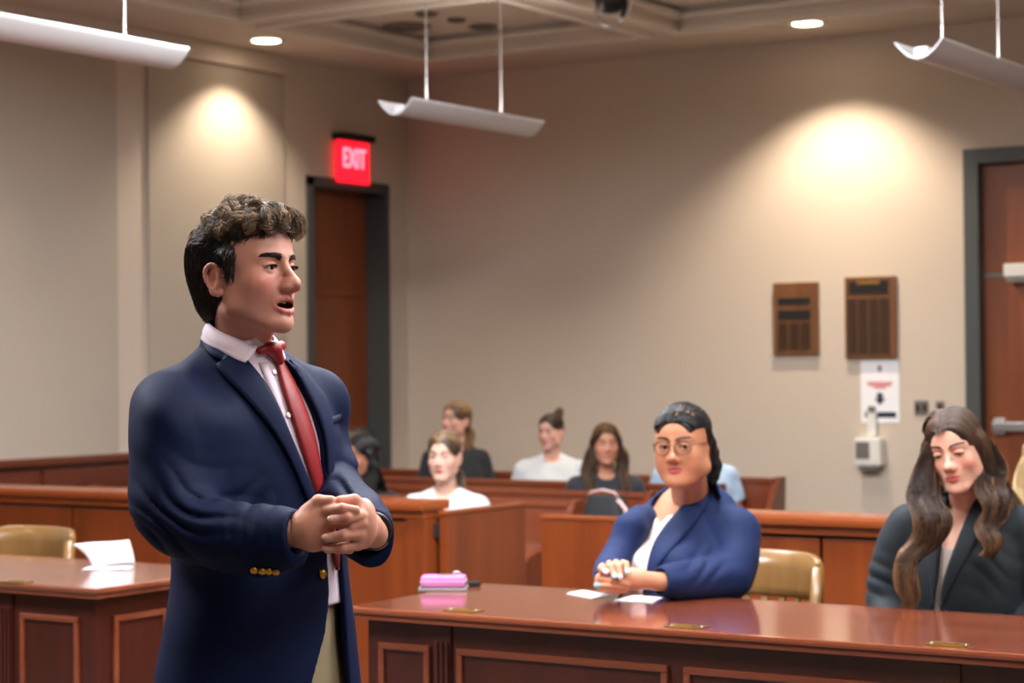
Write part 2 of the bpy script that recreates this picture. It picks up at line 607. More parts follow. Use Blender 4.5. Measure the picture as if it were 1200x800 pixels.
pz = 2.755
a1 = on_z(200, 78, pz)
b0 = on_z(463, 132, pz)
c0 = on_z(1076, 66, pz)
pendant(a1.x, a1.y - 1.24, a1.y, pz, 'white gull-wing pendant with added uplight hanging by the fabric panel wall')
pendant(b0.x, b0.y, b0.y + 1.24, pz, 'white gull-wing pendant with added uplight hanging near the room corner, beside the exit sign')
pendant(c0.x, c0.y, c0.y + 1.24, pz, 'white gull-wing pendant with added uplight hanging before the double door wall')
for px_, py_, where in ((-3.2, 4.80, 'over the seated woman in glasses'), (-0.5, 5.24, 'over the far end of the long counsel table'), (-3.2, 2.0, 'over the standing man'),
                        (-0.5, 2.4, 'over the open floor before the long counsel table'), (-5.9, 2.2, 'over the floor before the table with the folded paper')):
    pendant(px_, py_, py_ + 1.24, pz, 'added lit white gull-wing pendant hanging ' + where, 42)  # pendants added out of view for soft light bounced off the ceiling

# ceiling diffusers in the corner coffer
dif = empty('ceiling_diffuser', (0, 0, 0), 'round grey air diffuser in the corner coffer', 'air vent', 'round vents in the corner coffer')
pz2 = CEIL + 0.13
for i, (px_, py_) in enumerate(((477, 30), (535, 22), (500, 15), (566, 30))):
    p = on_z(px_, py_, pz2)
    r0 = (0.15, 0.06, 0.07, 0.09)[i]
    m = MB()
    m.lathe([(r0, 0.0), (r0, -0.012), (r0 * 0.8, -0.02), (r0 * 0.76, -0.006), (r0 * 0.5, -0.016), (r0 * 0.46, -0.004), (r0 * 0.2, -0.014), (0.001, -0.014)], (0, 0, 0), 24)
    if i == 0:
        e = dif
        e.location = p
    else:
        e = empty('ceiling_diffuser', p, ['', 'small round grey vent at the middle of the corner coffer', 'small round grey vent by the edge of the corner coffer', 'mid-size round grey vent near the pendant cable'][i], 'air vent', 'round vents in the corner coffer')
    m.build('grille', 'grey_plate', e)

# ceiling camera with looping cable
p = on_z(716, -4, CEIL - 0.10)
e = empty('ceiling_camera', p, 'dark ceiling camera with a looping grey cable', 'camera')
MB().lathe([(0.07, 0.10), (0.07, 0.075), (0.03, 0.07), (0.03, 0.02), (0.075, 0.015), (0.09, -0.02), (0.075, -0.06), (0.04, -0.085), (0.001, -0.09)], seg=24).build('camera_dome', 'black_plastic', e)
pts = []
for k in range(19):
    t = k / 18
    a = math.pi * (0.05 + 0.95 * t) * 1.0
    pts.append((-0.10 * math.cos(a) * (1 + 0.2 * t) - 0.01, 0.02, -0.02 - 0.13 * math.sin(a)))
MB().tube([(-0.06, 0.0, 0.03)] + pts[1:-1] + [(0.06, 0, 0.03)], 0.008, 8).build('cable', 'steel', e)
MB().lathe([(0.016, 0.012), (0.018, 0), (0.016, -0.012), (0.001, -0.013)], (0.055, 0.02, -0.125), 12).build('cable_clip', 'white_plastic', e)
MB().tube([(0.05, 0.02, -0.11), (0.075, 0.01, -0.07), (0.09, 0.0, -0.03)], 0.012, 8).build('plug', 'black_plastic', e)


# ================================================================== THINGS ON THE WALLS
def text_mesh(body, size, depth):
    cu = bpy.data.curves.new('lettering', 'FONT')
    cu.body = body
    cu.size = size
    cu.extrude = depth
    cu.align_x = 'CENTER'
    cu.align_y = 'CENTER'
    t = bpy.data.objects.new('tmp', cu)
    COL.objects.link(t)
    dg = bpy.context.evaluated_depsgraph_get()
    dg.update()
    me = bpy.data.meshes.new_from_object(t.evaluated_get(dg))
    bpy.data.objects.remove(t)
    return me


sa, sb = on_x(390, 190, XL), on_x(426, 190, XL)
zt, zbt = on_x(408, 166, XL).z, on_x(408, 215, XL).z
e = empty('exit_sign', (XL, (sa.y + sb.y) / 2, zbt), 'glowing red exit sign above the wooden door', 'exit sign')
hw, hh = (sb.y - sa.y) / 2, zt - zbt
MB().box(0.002, 0.10, -hw - 0.01, hw + 0.01, hh, hh + 0.045, 0.005).build('canopy', 'dark_void', e)
MB().box(0.03, 0.05, -hw, hw, 0.012, hh - 0.002, 0.004).build('face_plate', 'exit_red', e)
MB().box(0.025, 0.055, -hw, hw, 0.0, 0.010, 0.002).build('lower_edge', 'exit_red', e)
me = text_mesh('EXIT', 0.2, 0.003)
me.materials.append(MATS['exit_letter'])
to = obj('lettering', me, e, (0.053, 0, hh * 0.56))
to.rotation_euler = (math.pi / 2, 0, math.pi / 2)
to.scale = (0.62, 0.95, 1)


def on_back(x0, y0, x1, y1, off=0.0):
    a, b = on_y(x0, (y0 + y1) / 2, YB - off), on_y(x1, (y0 + y1) / 2, YB - off)
    xm = (x0 + x1) / 2
    return a.x, b.x, on_y(xm, y1, YB - off).z, on_y(xm, y0, YB - off).z


def plaque(name, rect, label, bars, bars_mat, strip, titles):
    x0, x1, z0, z1 = on_back(*rect)
    xm = (x0 + x1) / 2
    e = empty(name, (xm, YB, z0), label, 'plaque', 'wooden award plaques')
    W, H = x1 - x0, z1 - z0
    hw = W / 2
    MB().box(-hw, hw, -0.028, -0.001, 0, H, 0.007).build('board', 'plaque_wood', e)
    for (u0, u1, v0, v1, mt) in bars:
        MB().box(-hw + u0 * W, -hw + u1 * W, -0.034, -0.0285, H * (1 - v1), H * (1 - v0), 0.002).build('engraved_plate', mt, e)
    for (u0, u1, v0, v1, nx, ny) in strip:
        for i in range(nx):
            for j in range(ny):
                a, b = u0 + (u1 - u0) * i / nx, u0 + (u1 - u0) * (i + 0.86) / nx
                cc, dd = v0 + (v1 - v0) * j / ny, v0 + (v1 - v0) * (j + 0.84) / ny
                MB().box(-hw + a * W, -hw + b * W, -0.033, -0.0285, H * (1 - dd), H * (1 - cc)).build('name_plate', 'plate_bronze', e)
    for (u0, u1, v0, v1) in titles:
        MB().box(-hw + u0 * W, -hw + u1 * W, -0.037, -0.0345, H * (1 - v1), H * (1 - v0), 0.001).build('title_strip', 'brass', e)
    return e


plaque('award_plaque', (908, 331, 961, 416), 'wooden award plaque with two black header plates', [(0.12, 0.84, 0.21, 0.30, 'plate_black'), (0.12, 0.84, 0.38, 0.51, 'plate_black')], None,
       [(0.12, 0.86, 0.56, 0.93, 3, 8)], [])
plaque('award_plaque', (992, 324, 1052, 420), 'larger wooden award plaque with brass title strip, above the paper notice', [(0.09, 0.86, 0.05, 0.21, 'plate_black')], None,
       [(0.06, 0.90, 0.27, 0.95, 4, 14)], [(0.25, 0.7, 0.055, 0.095)])

x0, x1, z0, z1 = on_back(1009, 422, 1054, 495)
e = empty('paper_notice', ((x0 + x1) / 2, YB, z0), 'white paper notice with red text and dark arrow', 'notice')
W, H = x1 - x0, z1 - z0
MB().box(-W / 2, W / 2, -0.003, -0.0005, 0, H).build('sheet', 'paper', e)
m = MB()
for v, hwid in ((0.36, 0.33), (0.40, 0.3), (0.44, 0.15)):
    m.box(-W * hwid, W * hwid, -0.004, -0.003, H * (1 - v) - 0.005, H * (1 - v) + 0.005)
m.build('red_print', 'paper_red', e)
m = MB()
m.box(-0.018, 0.018, -0.004, -0.003, H * 0.36, H * 0.46)
m.add([(-0.038, -0.0042, H * 0.39), (0.038, -0.0042, H * 0.39), (0, -0.0042, H * 0.28)], [(0, 2, 1)])
m.add([(-0.030, -0.0042, H * 0.44), (0.030, -0.0042, H * 0.44), (0, -0.0042, H * 0.49)], [(0, 1, 2)])
m.build('arrow_print', 'paper_navy', e)
MB().box(-W * 0.08, W * 0.42, -0.004, -0.003, H * 0.08, H * 0.17).build('band_print', 'paper_navy', e)
MB().box(-W * 0.40, -W * 0.33, -0.004, -0.003, H * 0.08, H * 0.17).build('mark_print', 'paper_navy', e)
MB().lathe([(0.018, -0.003), (0.018, -0.0038), (0.012, -0.0038), (0.012, -0.003)], (0, 0, 0), 20, Matrix.Rotation(-math.pi / 2, 3, 'X').to_3x3()).build('outline_print', 'grey_plate', e, place=(0, -0.0005, H * 0.87)).scale = (0.6, 1, 1.2)

x0, x1, z0, z1 = on_back(1008, 512, 1039, 545)
e = empty('sanitizer_dispenser', ((x0 + x1) / 2, YB, z0), 'white hand sanitizer dispenser on the wall under the paper notice', 'dispenser')
W, H = x1 - x0, z1 - z0
MB().box(-W / 2, W / 2, -0.10, -0.001, 0.0, H, 0.018).build('body', 'white_plastic', e)
MB().box(-W * 0.42, W * 0.1, -0.104, -0.098, H * 0.25, H * 0.85, 0.004).build('front_window', 'grey_plate', e)
MB().box(-W * 0.12, W * 0.20, -0.045, -0.006, H + 0.002, H + 0.15, 0.008).build('refill_bottle', 'white_plastic', e)
MB().box(-W * 0.08, W * 0.14, -0.05, -0.012, H + 0.152, H + 0.19, 0.008).build('pump_cap', 'grey_plate', e)
MB().box(-W * 0.35, W * 0.35, -0.09, -0.02, -0.03, -0.002, 0.01).build('nozzle', 'grey_plate', e)

for k, (rect, lab) in enumerate((((1072, 469, 1088, 486), 'wide grey double switch plate beside the paper notice'), ((1097, 470, 1107, 484), 'narrow grey single switch plate near the door frame'))):
    x0, x1, z0, z1 = on_back(*rect)
    e = empty('switch_plate', ((x0 + x1) / 2, YB, z0), lab, 'switch')
    W, H = x1 - x0, z1 - z0
    MB().box(-W / 2, W / 2, -0.008, -0.0005, 0, H, 0.002).build('plate', 'grey_plate', e)
    for u in ((-0.25, 0.25) if k == 0 else (0.0,)):
        MB().box(u * W - 0.013, u * W + 0.013, -0.012, -0.0081, H * 0.25, H * 0.75, 0.002).build('toggle', 'plate_bronze', e)


# ================================================================== TABLES
TZ = 0.76


def panel_front(par, x0, x1, z0, z1, yf, wm, o0, axis='y'):
    """raised moulding frame round a sunk panel on the face y = yf (axis 'y') or x = yf (axis 'x', outward +x)"""
    wd, pr = 0.020, 0.014

    def bx(m, a, b, c_, d, e0, e1, bev=0.0):
        if axis == 'y':
            m.box(a, b, yf - e1, yf - e0, c_, d, bev)
        else:
            m.box(yf + e0, yf + e1, a, b, c_, d, bev)
    m = MB()
    bx(m, x0 + wd, x1 - wd, z0 + wd, z1 - wd, -0.002, 0.004)
    pn = m.build('panel', wm, par, o0)
    m = MB()
    bx(m, x0, x1, z1 - wd, z1, 0, pr, 0.005)
    bx(m, x0, x1, z0, z0 + wd, 0, pr, 0.005)
    bx(m, x0, x0 + wd, z0 + wd, z1 - wd, 0, pr, 0.005)
    bx(m, x1 - wd, x1, z0 + wd, z1 - wd, 0, pr, 0.005)
    m.build('panel_moulding', 'table_wood_x', pn, o0)


def pilaster(par, x, yf, o0):
    m = MB()
    m.box(x - 0.03, x + 0.03, yf - 0.008, yf - 0.0005, 0.0, TZ - 0.045)
    for k in (-1, 0, 1):
        m.box(x + k * 0.018 - 0.006, x + k * 0.018 + 0.006, yf - 0.016, yf - 0.008, 0.12, TZ - 0.09, 0.003)
    m.box(x - 0.034, x + 0.034, yf - 0.014, yf - 0.0005, 0.0, 0.10, 0.003)
    m.build('pilaster', 'table_wood_z_shaded', par, o0)


fl = on_z(416, 711.6, TZ)
fr = on_z(1200, 766.7, TZ)
bl = on_z(552, 682, TZ)
TY0 = (fl.y + fr.y) / 2
TY1 = bl.y
TX0, TX1 = (fl.x + bl.x) / 2, -0.75
print('table', TX0, TX1, TY0, TY1)


def make_table(x0, x1, y0, y1, label, splits, pils, end_face, name='counsel_table'):
    e = empty(name, ((x0 + x1) / 2, (y0 + y1) / 2, 0), label, 'table', 'panelled counsel tables')
    o0 = tuple(e.location)
    m = MB().box(x0, x1, y0, y1, TZ - 0.018, TZ, 0.0085)
    m.box(x0 + 0.009, x1 - 0.009, y0 + 0.009, y1 - 0.009, TZ - 0.036, TZ - 0.0175, 0.005)
    m.build('table_top', 'table_wood_x', e, o0)
    i = 0.055
    yb = y0 + 0.45
    m = MB()
    m.box(x0 + i, x1 - i, y0 + i, y0 + i + 0.03, 0, TZ - 0.037)
    m.build('front_board', 'table_wood_z_shaded', e, o0)
    MB().box(x0 + i, x0 + i + 0.03, y0 + i + 0.031, yb, 0, TZ - 0.037).build('end_board', 'table_wood_z_shaded', e, o0)
    MB().box(x1 - i - 0.03, x1 - i, y0 + i + 0.031, yb, 0, TZ - 0.037).build('end_board', 'table_wood_z_shaded', e, o0)
    yf = y0 + i
    for a, b in splits:
        panel_front(e, a, b, 0.10, TZ - 0.105, yf, 'table_wood_z_shaded', o0)
    for p_ in pils:
        pilaster(e, p_, yf, o0)
    if end_face:
        panel_front(e, y0 + i + 0.075, yb - 0.06, 0.10, TZ - 0.105, x1 - i, 'table_wood_z_shaded', o0, 'x')
    return e, o0


yf = TY0 + 0.055
px = lambda p_, y_=752: on_y(p_, y_, yf).x
xp = px(1113, 790)
tbl, _ = make_table(TX0, TX1, TY0, TY1, 'long glossy mahogany counsel table where the seated women sit', [(TX0 + 0.10, px(505)), (px(537), px(784, 775)), (px(803, 780), px(1092, 795)), (xp + 0.075, TX1 - 0.13)], [px(520), xp], False)
lc = on_z(105.9, 690.9, TZ)
LX1 = lc.x
tbl2, _ = make_table(LX1 - 2.7, LX1, TY0, TY1, 'mahogany counsel table with a folded paper on it', [(px(26, 720), px(94, 725)), (px(26, 720) - 1.0, px(26, 720) - 0.14), (LX1 - 2.6, px(26, 720) - 1.14)], [px(26, 720) - 0.07, px(26, 720) - 1.07], True)


def grommet(px_, py_, label):
    p = on_z(px_, py_, TZ)
    e = empty('cable_grommet', (p.x, p.y, TZ), label, 'grommet', 'brass cable plates in the tabletops')
    MB().box(-0.055, 0.055, -0.032, 0.032, 0.0003, 0.003, 0.001).build('plate', 'brass', e)
    MB().box(-0.028, 0.024, -0.014, 0.014, 0.0031, 0.006, 0.001).build('flap', 'brass', e)
    m = MB()
    for sx in (-1, 1):
        m.lathe([(0.004, 0.0031), (0.003, 0.005), (0.0005, 0.005)], (sx * 0.046, 0, 0), 8)
    m.build('screws', 'steel', e)


grommet(543, 715.5, 'brass cable plate in the tabletop before the pink case')
grommet(805, 734.5, 'brass cable plate in the tabletop before the white cards')
grommet(1112, 755.5, 'brass cable plate in the tabletop before the woman in the charcoal blazer')
grommet(20, 682, 'brass cable plate in the tabletop with the folded paper')

# ---- things on the tables
# folded paper
p = on_z(125, 667, TZ)
e = empty('folded_paper', (p.x, p.y, TZ), 'white sheet folded open on the table, its flap standing up', 'paper')
vx = RIGHT_H
vy = FWD_H
m = MB()
low = [[Vector((0, 0, 0)) + vx * u + vy * v + UP * (0.001 + 0.004 * abs(math.sin(u * 30))) for u in np.linspace(-0.085, 0.085, 8)] for v in (-0.03, 0.03, 0.09)]
m.grid(low)
m.build('lower_leaf', 'paper', e)
m = MB()
sh = lambda t: t * t
upl = [[vx * (u - 0.010 * sh(t) * 6 * (1 if u < 0 else 0.2)) + vy * (0.088 - 0.05 * t + 0.012 * math.sin(u * 20)) + UP * (0.004 + 0.085 * t + 0.012 * (u + 0.08) * t / 0.16) for u in np.linspace(-0.070, 0.085, 10)] for t in np.linspace(0, 1, 6)]
m.grid(upl)
m.build('raised_flap', 'paper', e)
for o in e.children:
    md = o.modifiers.new('thickness', 'SOLIDIFY')
    md.thickness = 0.0012

# pink case on a silver phone, keys
p = on_z(521, 691, TZ)
e = empty('phone', (p.x, p.y, TZ), 'silver phone lying flat under the pink case', 'phone')
rz = YAW - 0.05
Rm = Matrix.Rotation(rz, 4, 'Z')
MB().box(-0.082, 0.075, -0.05, 0.06, 0.0005, 0.012, 0.004, Rm).build('body', 'silver_case', e)
MB().box(-0.075, 0.068, -0.044, 0.054, 0.0121, 0.0135, 0.0005, Rm).build('glass', 'black_plastic', e)
e = empty('pink_wallet', (p.x, p.y, TZ + 0.0137), 'small glossy pink case lying on the silver phone', 'wallet')
MB().box(-0.075, 0.068, -0.042, 0.062, 0.0002, 0.032, 0.012, Rm).build('case', 'pink_case', e)
MB().box(-0.022, 0.035, 0.0, 0.034, 0.0321, 0.0345, 0.001, Rm).build('badge', 'grey_plate', e)
MB().box(-0.0765, 0.0695, -0.0435, 0.0635, 0.0150, 0.0170, 0.001, Rm).build('zip_line', 'bag_pink', e)
p2 = on_z(547, 687, TZ)
e = empty('key_ring', (p2.x, p2.y, TZ), 'black key fob with silver ring beside the pink case', 'keys')
MB().box(-0.02, 0.045, -0.018, 0.018, 0.001, 0.016, 0.006, Rm @ Matrix.Rotation(0.3, 4, 'Z')).build('fob', 'black_plastic', e)
cen = Rm @ Vector((-0.034, 0.02, 0.026))
m = MB()
m.tube([cen + Rm @ Vector((0.018 * math.cos(a), 0.004 * math.cos(a), 0.020 * math.sin(a))) for a in np.linspace(0, 2 * math.pi, 17)], 0.003, 6, False)
m.build('ring', 'steel', e)
MB().box(-0.036, -0.012, -0.012, 0.012, 0.001, 0.010, 0.002, Rm).build('key', 'steel', e)

for k, (q, lab) in enumerate((([(664, 695.5), (683, 692.2), (717, 697.2), (694, 701.2)], 'white index card lying nearest the clasped hands'), ([(719, 703.5), (742, 698.2), (777, 700.6), (764, 707)], 'white index card lying before the woman in glasses, beside the other card'))):
    cs = [on_z(a, b, TZ) for a, b in q]
    ctr = sum(cs, Vector()) / 4
    e = empty('index_card', (ctr.x, ctr.y, TZ), lab, 'card', 'white index cards')
    vs = [c_ - ctr for c_ in cs]
    m = MB()
    m.add([v + UP * 0.0006 for v in vs] + [v + UP * 0.0022 for v in vs], [(0, 1, 2, 3)[::-1], (4, 5, 6, 7), (0, 1, 5, 4), (1, 2, 6, 5), (2, 3, 7, 6), (3, 0, 4, 7)])
    m.build('card_stock', 'paper', e)

# ================================================================== BAR
BAR_Y = 7.0
BAR_H = 0.925


def bar_run(x0, x1, label, joints, y=BAR_Y):
    e = empty('bar_partition', ((x0 + x1) / 2, y, 0), label, 'partition', 'wooden bar partition')
    o0 = tuple(e.location)
    m = MB().box(x0 - 0.012, x1 + 0.012, y - 0.075, y + 0.125, BAR_H - 0.042, BAR_H, 0.014)
    m.box(x0, x1, y - 0.05, y + 0.10, BAR_H - 0.075, BAR_H - 0.041, 0.006)
    m.build('cap_rail', 'bar_wood_x', e, o0)
    MB().box(x0, x1, y + 0.0, y + 0.05, 0, BAR_H - 0.0755).build('core_board', 'dark_void', e, o0)
    js = [x0] + joints + [x1]
    for a, b in zip(js[:-1], js[1:]):
        MB().box(a + 0.007, b - 0.007, y - 0.028, y - 0.001, 0.09, BAR_H - 0.088, 0.004).build('panel', 'bar_wood_z', e, o0)
        MB().box(a + 0.007, b - 0.007, y + 0.051, y + 0.075, 0.09, BAR_H - 0.088, 0.004).build('panel', 'bar_wood_z', e, o0)
    MB().box(x0, x1, y - 0.035, y - 0.001, 0, 0.088, 0.004).build('plinth', 'bar_wood_x', e, o0)
    return e, o0


bx1 = on_y(497, 600, BAR_Y - 0.05).x
j1 = on_y(84, 610, BAR_Y - 0.03).x
lb, o0 = bar_run(XL + 0.11, bx1, 'wooden bar partition on the exit door side, ending at the open gate', [j1 - 1.22, j1, j1 + 1.16])
MB().box(bx1 - 0.10, bx1 + 0.004, BAR_Y - 0.045, BAR_Y + 0.095, 0, BAR_H - 0.076, 0.004).build('end_post', 'bar_wood_z', lb, o0)
GATE_H = 0.865
gx = on_y(637, 615, BAR_Y + 0.05).x
rx0 = gx + 0.62
j2 = on_y(962, 650, BAR_Y - 0.03).x
rb, o0 = bar_run(rx0, XR - 0.02, 'wooden bar partition behind the seated women', [j2 - 0.66, j2, j2 + 1.2, j2 + 2.4, j2 + 3.6, j2 + 4.8])
# gates
e = empty('swing_gate', (bx1 + 0.02, BAR_Y + 0.03, 0), 'wooden swing gate standing open towards the pews', 'gate')
MB().box(0.0, 0.045, 0.0, 0.60, 0.14, GATE_H, 0.006).build('leaf', 'bar_wood_z', e)
MB().box(-0.004, 0.049, -0.004, 0.605, GATE_H, GATE_H + 0.016, 0.005).build('top_edge', 'bar_wood_y', e)
m = MB()
for z in (0.25, 0.80):
    m.box(-0.014, 0.0, -0.02, 0.03, z - 0.03, z + 0.03, 0.003)
m.build('hinges', 'dark_void', e)
e = empty('swing_gate', (gx, BAR_Y + 0.03, 0), 'wooden swing gate closed beside the woman in glasses', 'gate')
MB().box(0.0, 0.60, 0.0, 0.045, 0.14, GATE_H, 0.006).build('leaf', 'bar_wood_z', e)
MB().box(-0.004, 0.605, -0.004, 0.049, GATE_H, GATE_H + 0.016, 0.005).build('top_edge', 'bar_wood_x', e)
m = MB()
for z in (0.25, 0.72):
    m.box(0.57, 0.62, -0.014, 0.0, z - 0.035, z + 0.035, 0.003)
m.build('hinges', 'dark_void', e)

# ================================================================== PEWS
PEW_H = 0.83
PEW_Y = [8.42, 9.17, 9.92, 10.67]
PEW_X0, PEW_X1 = XL + 0.12, -5.12
pew_names = ['first wooden pew behind the bar, carrying the blonde woman in white', 'second wooden pew behind the bar, with the black bag on it',
             'third wooden pew behind the bar, where the long-haired brunette sits', 'last wooden pew, in front of the back wall', 'wooden pew across the aisle, behind the woman in the charcoal blazer']
for i, y in enumerate(PEW_Y + [PEW_Y[0]]):
    if i == 4:
        PEW_X0, PEW_X1 = -2.95, 1.6
    e = empty('pew', ((PEW_X0 + PEW_X1) / 2, y, 0), pew_names[i], 'pew', 'wooden gallery pews')
    o0 = tuple(e.location)
    rot = Matrix.Translation((0, y, 0.42)) @ Matrix.Rotation(-0.10, 4, 'X') @ Matrix.Translation((0, -y, -0.42))
    m = MB().box(PEW_X0 + 0.03, PEW_X1 - 0.03, y - 0.05, y - 0.02, 0.40, PEW_H - 0.03, 0.004, rot)
    m.build('backrest', 'pew_wood_x', e, o0)
    m = MB().box(PEW_X0 + 0.03, PEW_X1 - 0.03, y - 0.06, y + 0.0, PEW_H - 0.033, PEW_H, 0.010, rot)
    m.build('top_rail', 'pew_wood_x', e, o0)
    MB().box(PEW_X0 + 0.03, PEW_X1 - 0.03, y - 0.46, y - 0.025, 0.395, 0.43, 0.008).build('seat', 'pew_wood_x', e, o0)
    MB().box(PEW_X0 + 0.03, PEW_X1 - 0.03, y - 0.40, y - 0.375, 0.10, 0.39).build('seat_apron', 'pew_wood_x', e, o0)
    for xa in (PEW_X0, PEW_X1 - 0.035):
        prof = [(-0.47, 0.0), (0.06, 0.0), (0.10, PEW_H + 0.005), (0.02, PEW_H + 0.005), (-0.10, 0.66), (-0.40, 0.60), (-0.47, 0.55)]
        n = len(prof)
        m = MB()
        m.add([(xa, y + a, b) for a, b in prof] + [(xa + 0.035, y + a, b) for a, b in prof],
              [tuple(reversed(range(n))), tuple(range(n, 2 * n))] + [(k, (k + 1) % n, n + (k + 1) % n, n + k) for k in range(n)])
        m.build('end_panel', 'pew_wood_z', e, o0)

# ================================================================== CHAIRS


def courtroom_chair(loc, label, rz=0.0, H=0.835):
    """captain's style chair: deep curved crest over slats; front is -y"""
    e = empty('wooden_armchair', loc, label, 'chair', 'honey-coloured courtroom chairs', rz)
    sw = 0.24
    m = MB()
    rows = []
    for z in (0.415, 0.425, 0.45, 0.456):
        ins = 0.012 if z in (0.415, 0.456) else 0.0
        rows.append([((sw - ins) * (1 if abs(math.cos(a)) ** 0.5 > 0 else 0) * math.copysign(abs(math.cos(a)) ** 0.45, math.cos(a)), (sw - ins) * math.copysign(abs(math.sin(a)) ** 0.45, math.sin(a)), z) for a in np.linspace(0, 2 * math.pi, 33)[:-1]])
    m.grid(rows, closed=True)
    m.add(rows[0], [tuple(range(32))[::-1]])
    m.add(rows[-1], [tuple(range(32))])
    m.build('seat', 'chair_wood', e)
    for sx in (-1, 1):
        for sy in (-1, 1):
            MB().tube([(sx * 0.18, sy * 0.18, 0.414), (sx * 0.205, sy * 0.21, 0.2), (sx * 0.225, sy * 0.235, 0.0)], [0.022, 0.024, 0.017], 10).build('leg', 'chair_wood', e)
        MB().tube([(sx * 0.212, -0.215, 0.16), (sx * 0.212, 0.215, 0.16)], 0.012, 8).build('stretcher', 'chair_wood', e)
    MB().tube([(-0.212, 0.0, 0.16), (0.212, 0.0, 0.16)], 0.012, 8).build('stretcher', 'chair_wood', e)

    def bend(t):          # plan curve of the crest, t -1..1
        return 0.245 * math.sin(t * 1.05) / math.sin(1.05), 0.20 + 0.10 * (math.cos(t * 1.05) - math.cos(1.05)) / (1 - math.cos(1.05))
    z0 = H - 0.16
    rows = []
    NT = 25
    for j in range(10):
        row = []
        for k in range(NT):
            t = -1 + 2 * k / (NT - 1)
            x, y = bend(t)
            topz = H - 0.028 * abs(t) ** 6
            sec = [(0.0, 0), (0.0, 0.2), (0.002, 0.5), (0.0, 0.85), (-0.006, 0.98), (-0.02, 1.0), (-0.032, 0.97), (-0.034, 0.6), (-0.030, 0.2), (-0.028, 0.0)]
            o_, v = sec[j]
            nx, ny = math.sin(t * 1.05), math.cos(t * 1.05)
            row.append((x + nx * (o_ + 0.016) * 0.8, y + ny * (o_ + 0.016) + 0.02 * v, z0 + (topz - z0) * v))
        rows.append(row)
    rows.append(rows[0])
    m = MB()
    m.grid(rows)
    m.add([r[0] for r in rows[:-1]], [tuple(range(10))])
    m.add([r[-1] for r in rows[:-1]], [tuple(range(10))[::-1]])
    m.build('crest_rail', 'chair_wood', e)
    for k in range(7):
        t = -0.72 + 1.44 * k / 6
        x, y = bend(t)
        M_ = Matrix.Translation((x, y, 0)) @ Matrix.Rotation(-t * 0.9, 4, 'Z')
        m = MB()
        m.add([M_ @ Vector((dx, dy - (0.06 if zz < 0.5 else 0.0), zz)) for zz in (0.45, z0 + 0.01) for dx, dy in ((-0.013, -0.006), (0.013, -0.006), (0.013, 0.006), (-0.013, 0.006))],
              [(3, 2, 1, 0), (4, 5, 6, 7), (0, 1, 5, 4), (1, 2, 6, 5), (2, 3, 7, 6), (3, 0, 4, 7)])
        m.build('slat', 'chair_wood', e)
    for sx in (-1, 1):
        x, y = bend(sx * 0.97)
        m = MB().tube([(sx * 0.20, 0.16, 0.44), (x * 0.97, y - 0.015, 0.60), (x, y + 0.0, H - 0.045)], [0.018, 0.02, 0.018], 10)
        m.build('back_post', 'chair_wood', e)
    return e


c1 = on_y(958, 652, 6.42)
courtroom_chair((c1.x - 0.235, 6.20, 0), 'honey wooden chair under the woman in glasses', 0.0)
c2 = on_y(83, 631, 6.02)
courtroom_chair((c2.x - 0.235, 5.80, 0), 'empty honey wooden chair behind the table with the folded paper', 0.0)

# ================================================================== BAG ON THE SECOND PEW
p = at_depth(711, 600, 10.30)
bz = 0.432
by = PEW_Y[1] - 0.20
bx_ = on_y(711, 600, by).x
e = empty('backpack', (bx_, by, bz), 'black backpack with pink trim standing on the second pew', 'backpack')


def superbox(hx, hy, z0, z1, n=28, pw=0.45, rows_=9, taper=0.86):
    R = []
    for j in range(rows_):
        v = j / (rows_ - 1)
        s = (math.sin(math.pi * (0.12 + 0.76 * v)) ** 0.35) * (1 - (1 - taper) * v)
        R.append([(hx * s * math.copysign(abs(math.cos(a)) ** pw, math.cos(a)), hy * s * math.copysign(abs(math.sin(a)) ** pw, math.sin(a)), z0 + (z1 - z0) * v) for a in np.linspace(0, 2 * math.pi, n + 1)[:-1]])
    m = MB()
    m.grid(R, closed=True)
    m.add(R[0], [tuple(range(n))[::-1]])
    m.add(R[-1], [tuple(range(n))])
    return m


superbox(0.14, 0.085, 0.0, 0.395).build('body', 'bag_black', e)
superbox(0.10, 0.03, 0.03, 0.19).build('front_pocket', 'bag_black', e, place=(0, -0.085, 0))
MB().tube([(-0.085, -0.03, 0.385), (-0.07, -0.04, 0.41), (0.0, -0.04, 0.425), (0.07, -0.04, 0.412), (0.085, -0.03, 0.385)], 0.006, 8).build('grab_handle', 'bag_pink', e)
MB().tube([(0.09, -0.04, 0.375), (0.14, -0.05, 0.33), (0.155, -0.05, 0.18), (0.14, -0.04, 0.06)], 0.011, 8).build('side_strap', 'bag_pink', e)
# ================================================================== IMPLICIT MODELLING (bodies, clothes)
def rot3(ax, ang):
    return np.array(Matrix.Rotation(ang, 3, ax))


def catmull(P, n):
    """smooth polyline through points P (k,d) sampled at n points"""
    P = np.asarray(P, float)
    k = len(P)
    if k == 2:
        t = np.linspace(0, 1, n)[:, None]
        return P[0] * (1 - t) + P[1] * t
    Q = np.vstack([2 * P[0] - P[1], P, 2 * P[-1] - P[-2]])
    u = np.linspace(0, k - 1 - 1e-9, n)
    i = u.astype(int)
    t = (u - i)[:, None]
    a, b, c_, d = Q[i], Q[i + 1], Q[i + 2], Q[i + 3]
    return 0.5 * ((2 * b) + (-a + c_) * t + (2 * a - 5 * b + 4 * c_ - d) * t ** 2 + (-a + 3 * b - 3 * c_ + d) * t ** 3)


